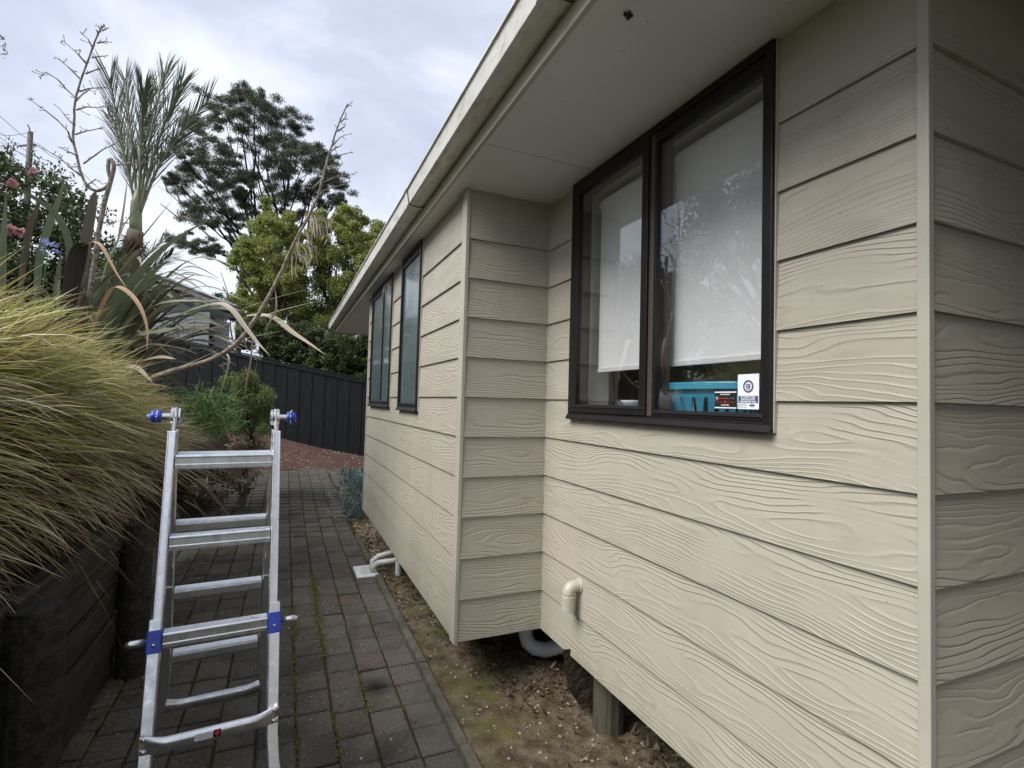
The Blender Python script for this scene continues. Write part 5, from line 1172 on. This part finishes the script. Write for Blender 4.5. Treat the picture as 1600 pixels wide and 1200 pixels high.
P = np.array([at(rnd.uniform(545, 600), 0, 1) for _ in range(1)]); pts = [(.86 + rnd.random() * .28, rnd.uniform(5.2, 6.9)) for _ in range(700)]
B = np.array([(x, y, soilz(x, y) + rnd.uniform(0, .04)) for x, y in pts]); D = np.stack([rng.normal(size=len(B)), rng.normal(size=len(B)), rng.uniform(0, .5, len(B))], 1)
blades('dry_twigs', B, D, rng.uniform(.05, .13, len(B)), np.full(len(B), .008), M['drystem'], .3, 3, sn, kind='stuff')

# ================================================================== DISTANCE
nb = empty('neighbour_house', at(300, 520, 15), 'grey neighbour house with dark gable roof behind the flax leaves', 'house')
A = at(228, 436, 15); Bp = at(372, 494, 14); C0 = at(120, 470, 16)
m = MB(); e1 = (Bp - A); z0 = .3
bx_ = lambda p, z: Vector((p.x, p.y, z))
dep = Vector((-.55, 1, 0)).normalized() * 7; inn = Vector((0, 0, -.28))
pA, pB = A + inn, Bp + inn; Lf = A + Vector((-1, 0, 0)).normalized() * 3.0 + Vector((0, 0, -1.1))
m.add([bx_(Lf, z0), bx_(Bp - e1 * .08, z0), (Bp - e1 * .08) + inn * 1.0, pA, Lf + inn * 0], [(0, 1, 2, 3, 4)]); m.build('gable_wall', M['dark_grey'], nb)
fr = Vector((FW.x, FW.y, 0)).normalized() * -.03; i = 0; zz = 1.2
while zz < A.z - 1.0:
    m = MB(); w0 = at(232, 500, 14.6); w1 = at(330, 500, 14.2); m.beam(bx_(w0, zz) + fr * (2 + .15), bx_(w1, zz) + fr * 2, (0, 0, 1), .19, .03); m.build('weatherboard', M['grey_house'], nb); zz += .2
m = MB(); m.beam(A + Vector((0, 0, 0)), Bp, dep, .5, .14); m.beam(A, Lf, dep, .5, .14); m.build('barge_board', M['dark_grey'], nb)
m = MB(); m.beam(A + Vector((0, 0, .09)), Bp + Vector((0, 0, .09)) + e1 * .02, dep, .6, .05); m.build('roof_edge', M['grey_house'], nb)
m = MB(); m.add([A + fr, Bp + fr, Bp + dep, A + dep, Lf + dep, Lf + fr], [(0, 1, 2, 3), (0, 3, 4, 5)]); o = m.build('roof', M['roof'], nb); o.modifiers.new('s', 'SOLIDIFY').thickness = .06
up_ = empty('utility_pole', at(42, 520, 26), 'timber utility pole rising behind the camellia bush', 'pole')
m = MB(); m.tube([at(38, 520, 26), at(42, 320, 26), at(47.5, 206, 26)], [.16, .14, .11], 10); m.build('post', M['pole'], up_, smooth=True)
m = MB(); m.beam(at(30, 228, 26), at(56, 226, 26), UP, .07, .07); m.build('cross_arm', M['pole'], up_)
m = MB(); m.tube([at(47, 206, 26), at(46, 200, 26), at(43, 195, 26)], .03, 5); m.build('insulator', M['pole'], up_)
wires = [([(-10, 173), (12, 192), (32, 210), (46, 218), (80, 244), (120, 262), (160, 300)], 'upper wire crossing to the utility pole'), ([(-10, 199), (20, 222), (44, 238), (75, 252)], 'middle wire below the cross arm'), ([(-10, 206), (20, 232), (44, 248), (90, 275)], 'lower wire beside the middle one'), ([(-10, 210), (18, 212), (40, 208), (56, 206)], 'short level wire at the pole top'), ([(-10, 216), (25, 236), (60, 252)], 'lowest wire running into the bush')]
for w, lb in wires:
    m = MB(); m.tube([at(x, y, 25.9) for x, y in w], .012, 4); o = m.build('power_line', M['black'], label=lb, cat='wire', group='power lines at the utility pole')
# background shrubs far behind so no bare horizon shows
for (x0, x1, y, d, lb) in ((-300, 210, 400, 30, 'far hedge left behind the palm'), (600, 900, 520, 26, 'far hedge hidden mostly by the house')):
    h = empty('hedge', at((x0 + x1) / 2, 600, d), lb, 'hedge'); P = np.concatenate([ell_pts(120, at(rnd.uniform(x0, x1), rnd.uniform(y + 40, 640), d + rnd.uniform(-1, 1)), (.9, .9, .7), .1) for _ in range(120)]); leaves('foliage', P, .3, M['hedge'], parent=h, kind='stuff')
print('tris', sum(len(o.data.polygons) for o in S.objects if o.type == 'MESH'))
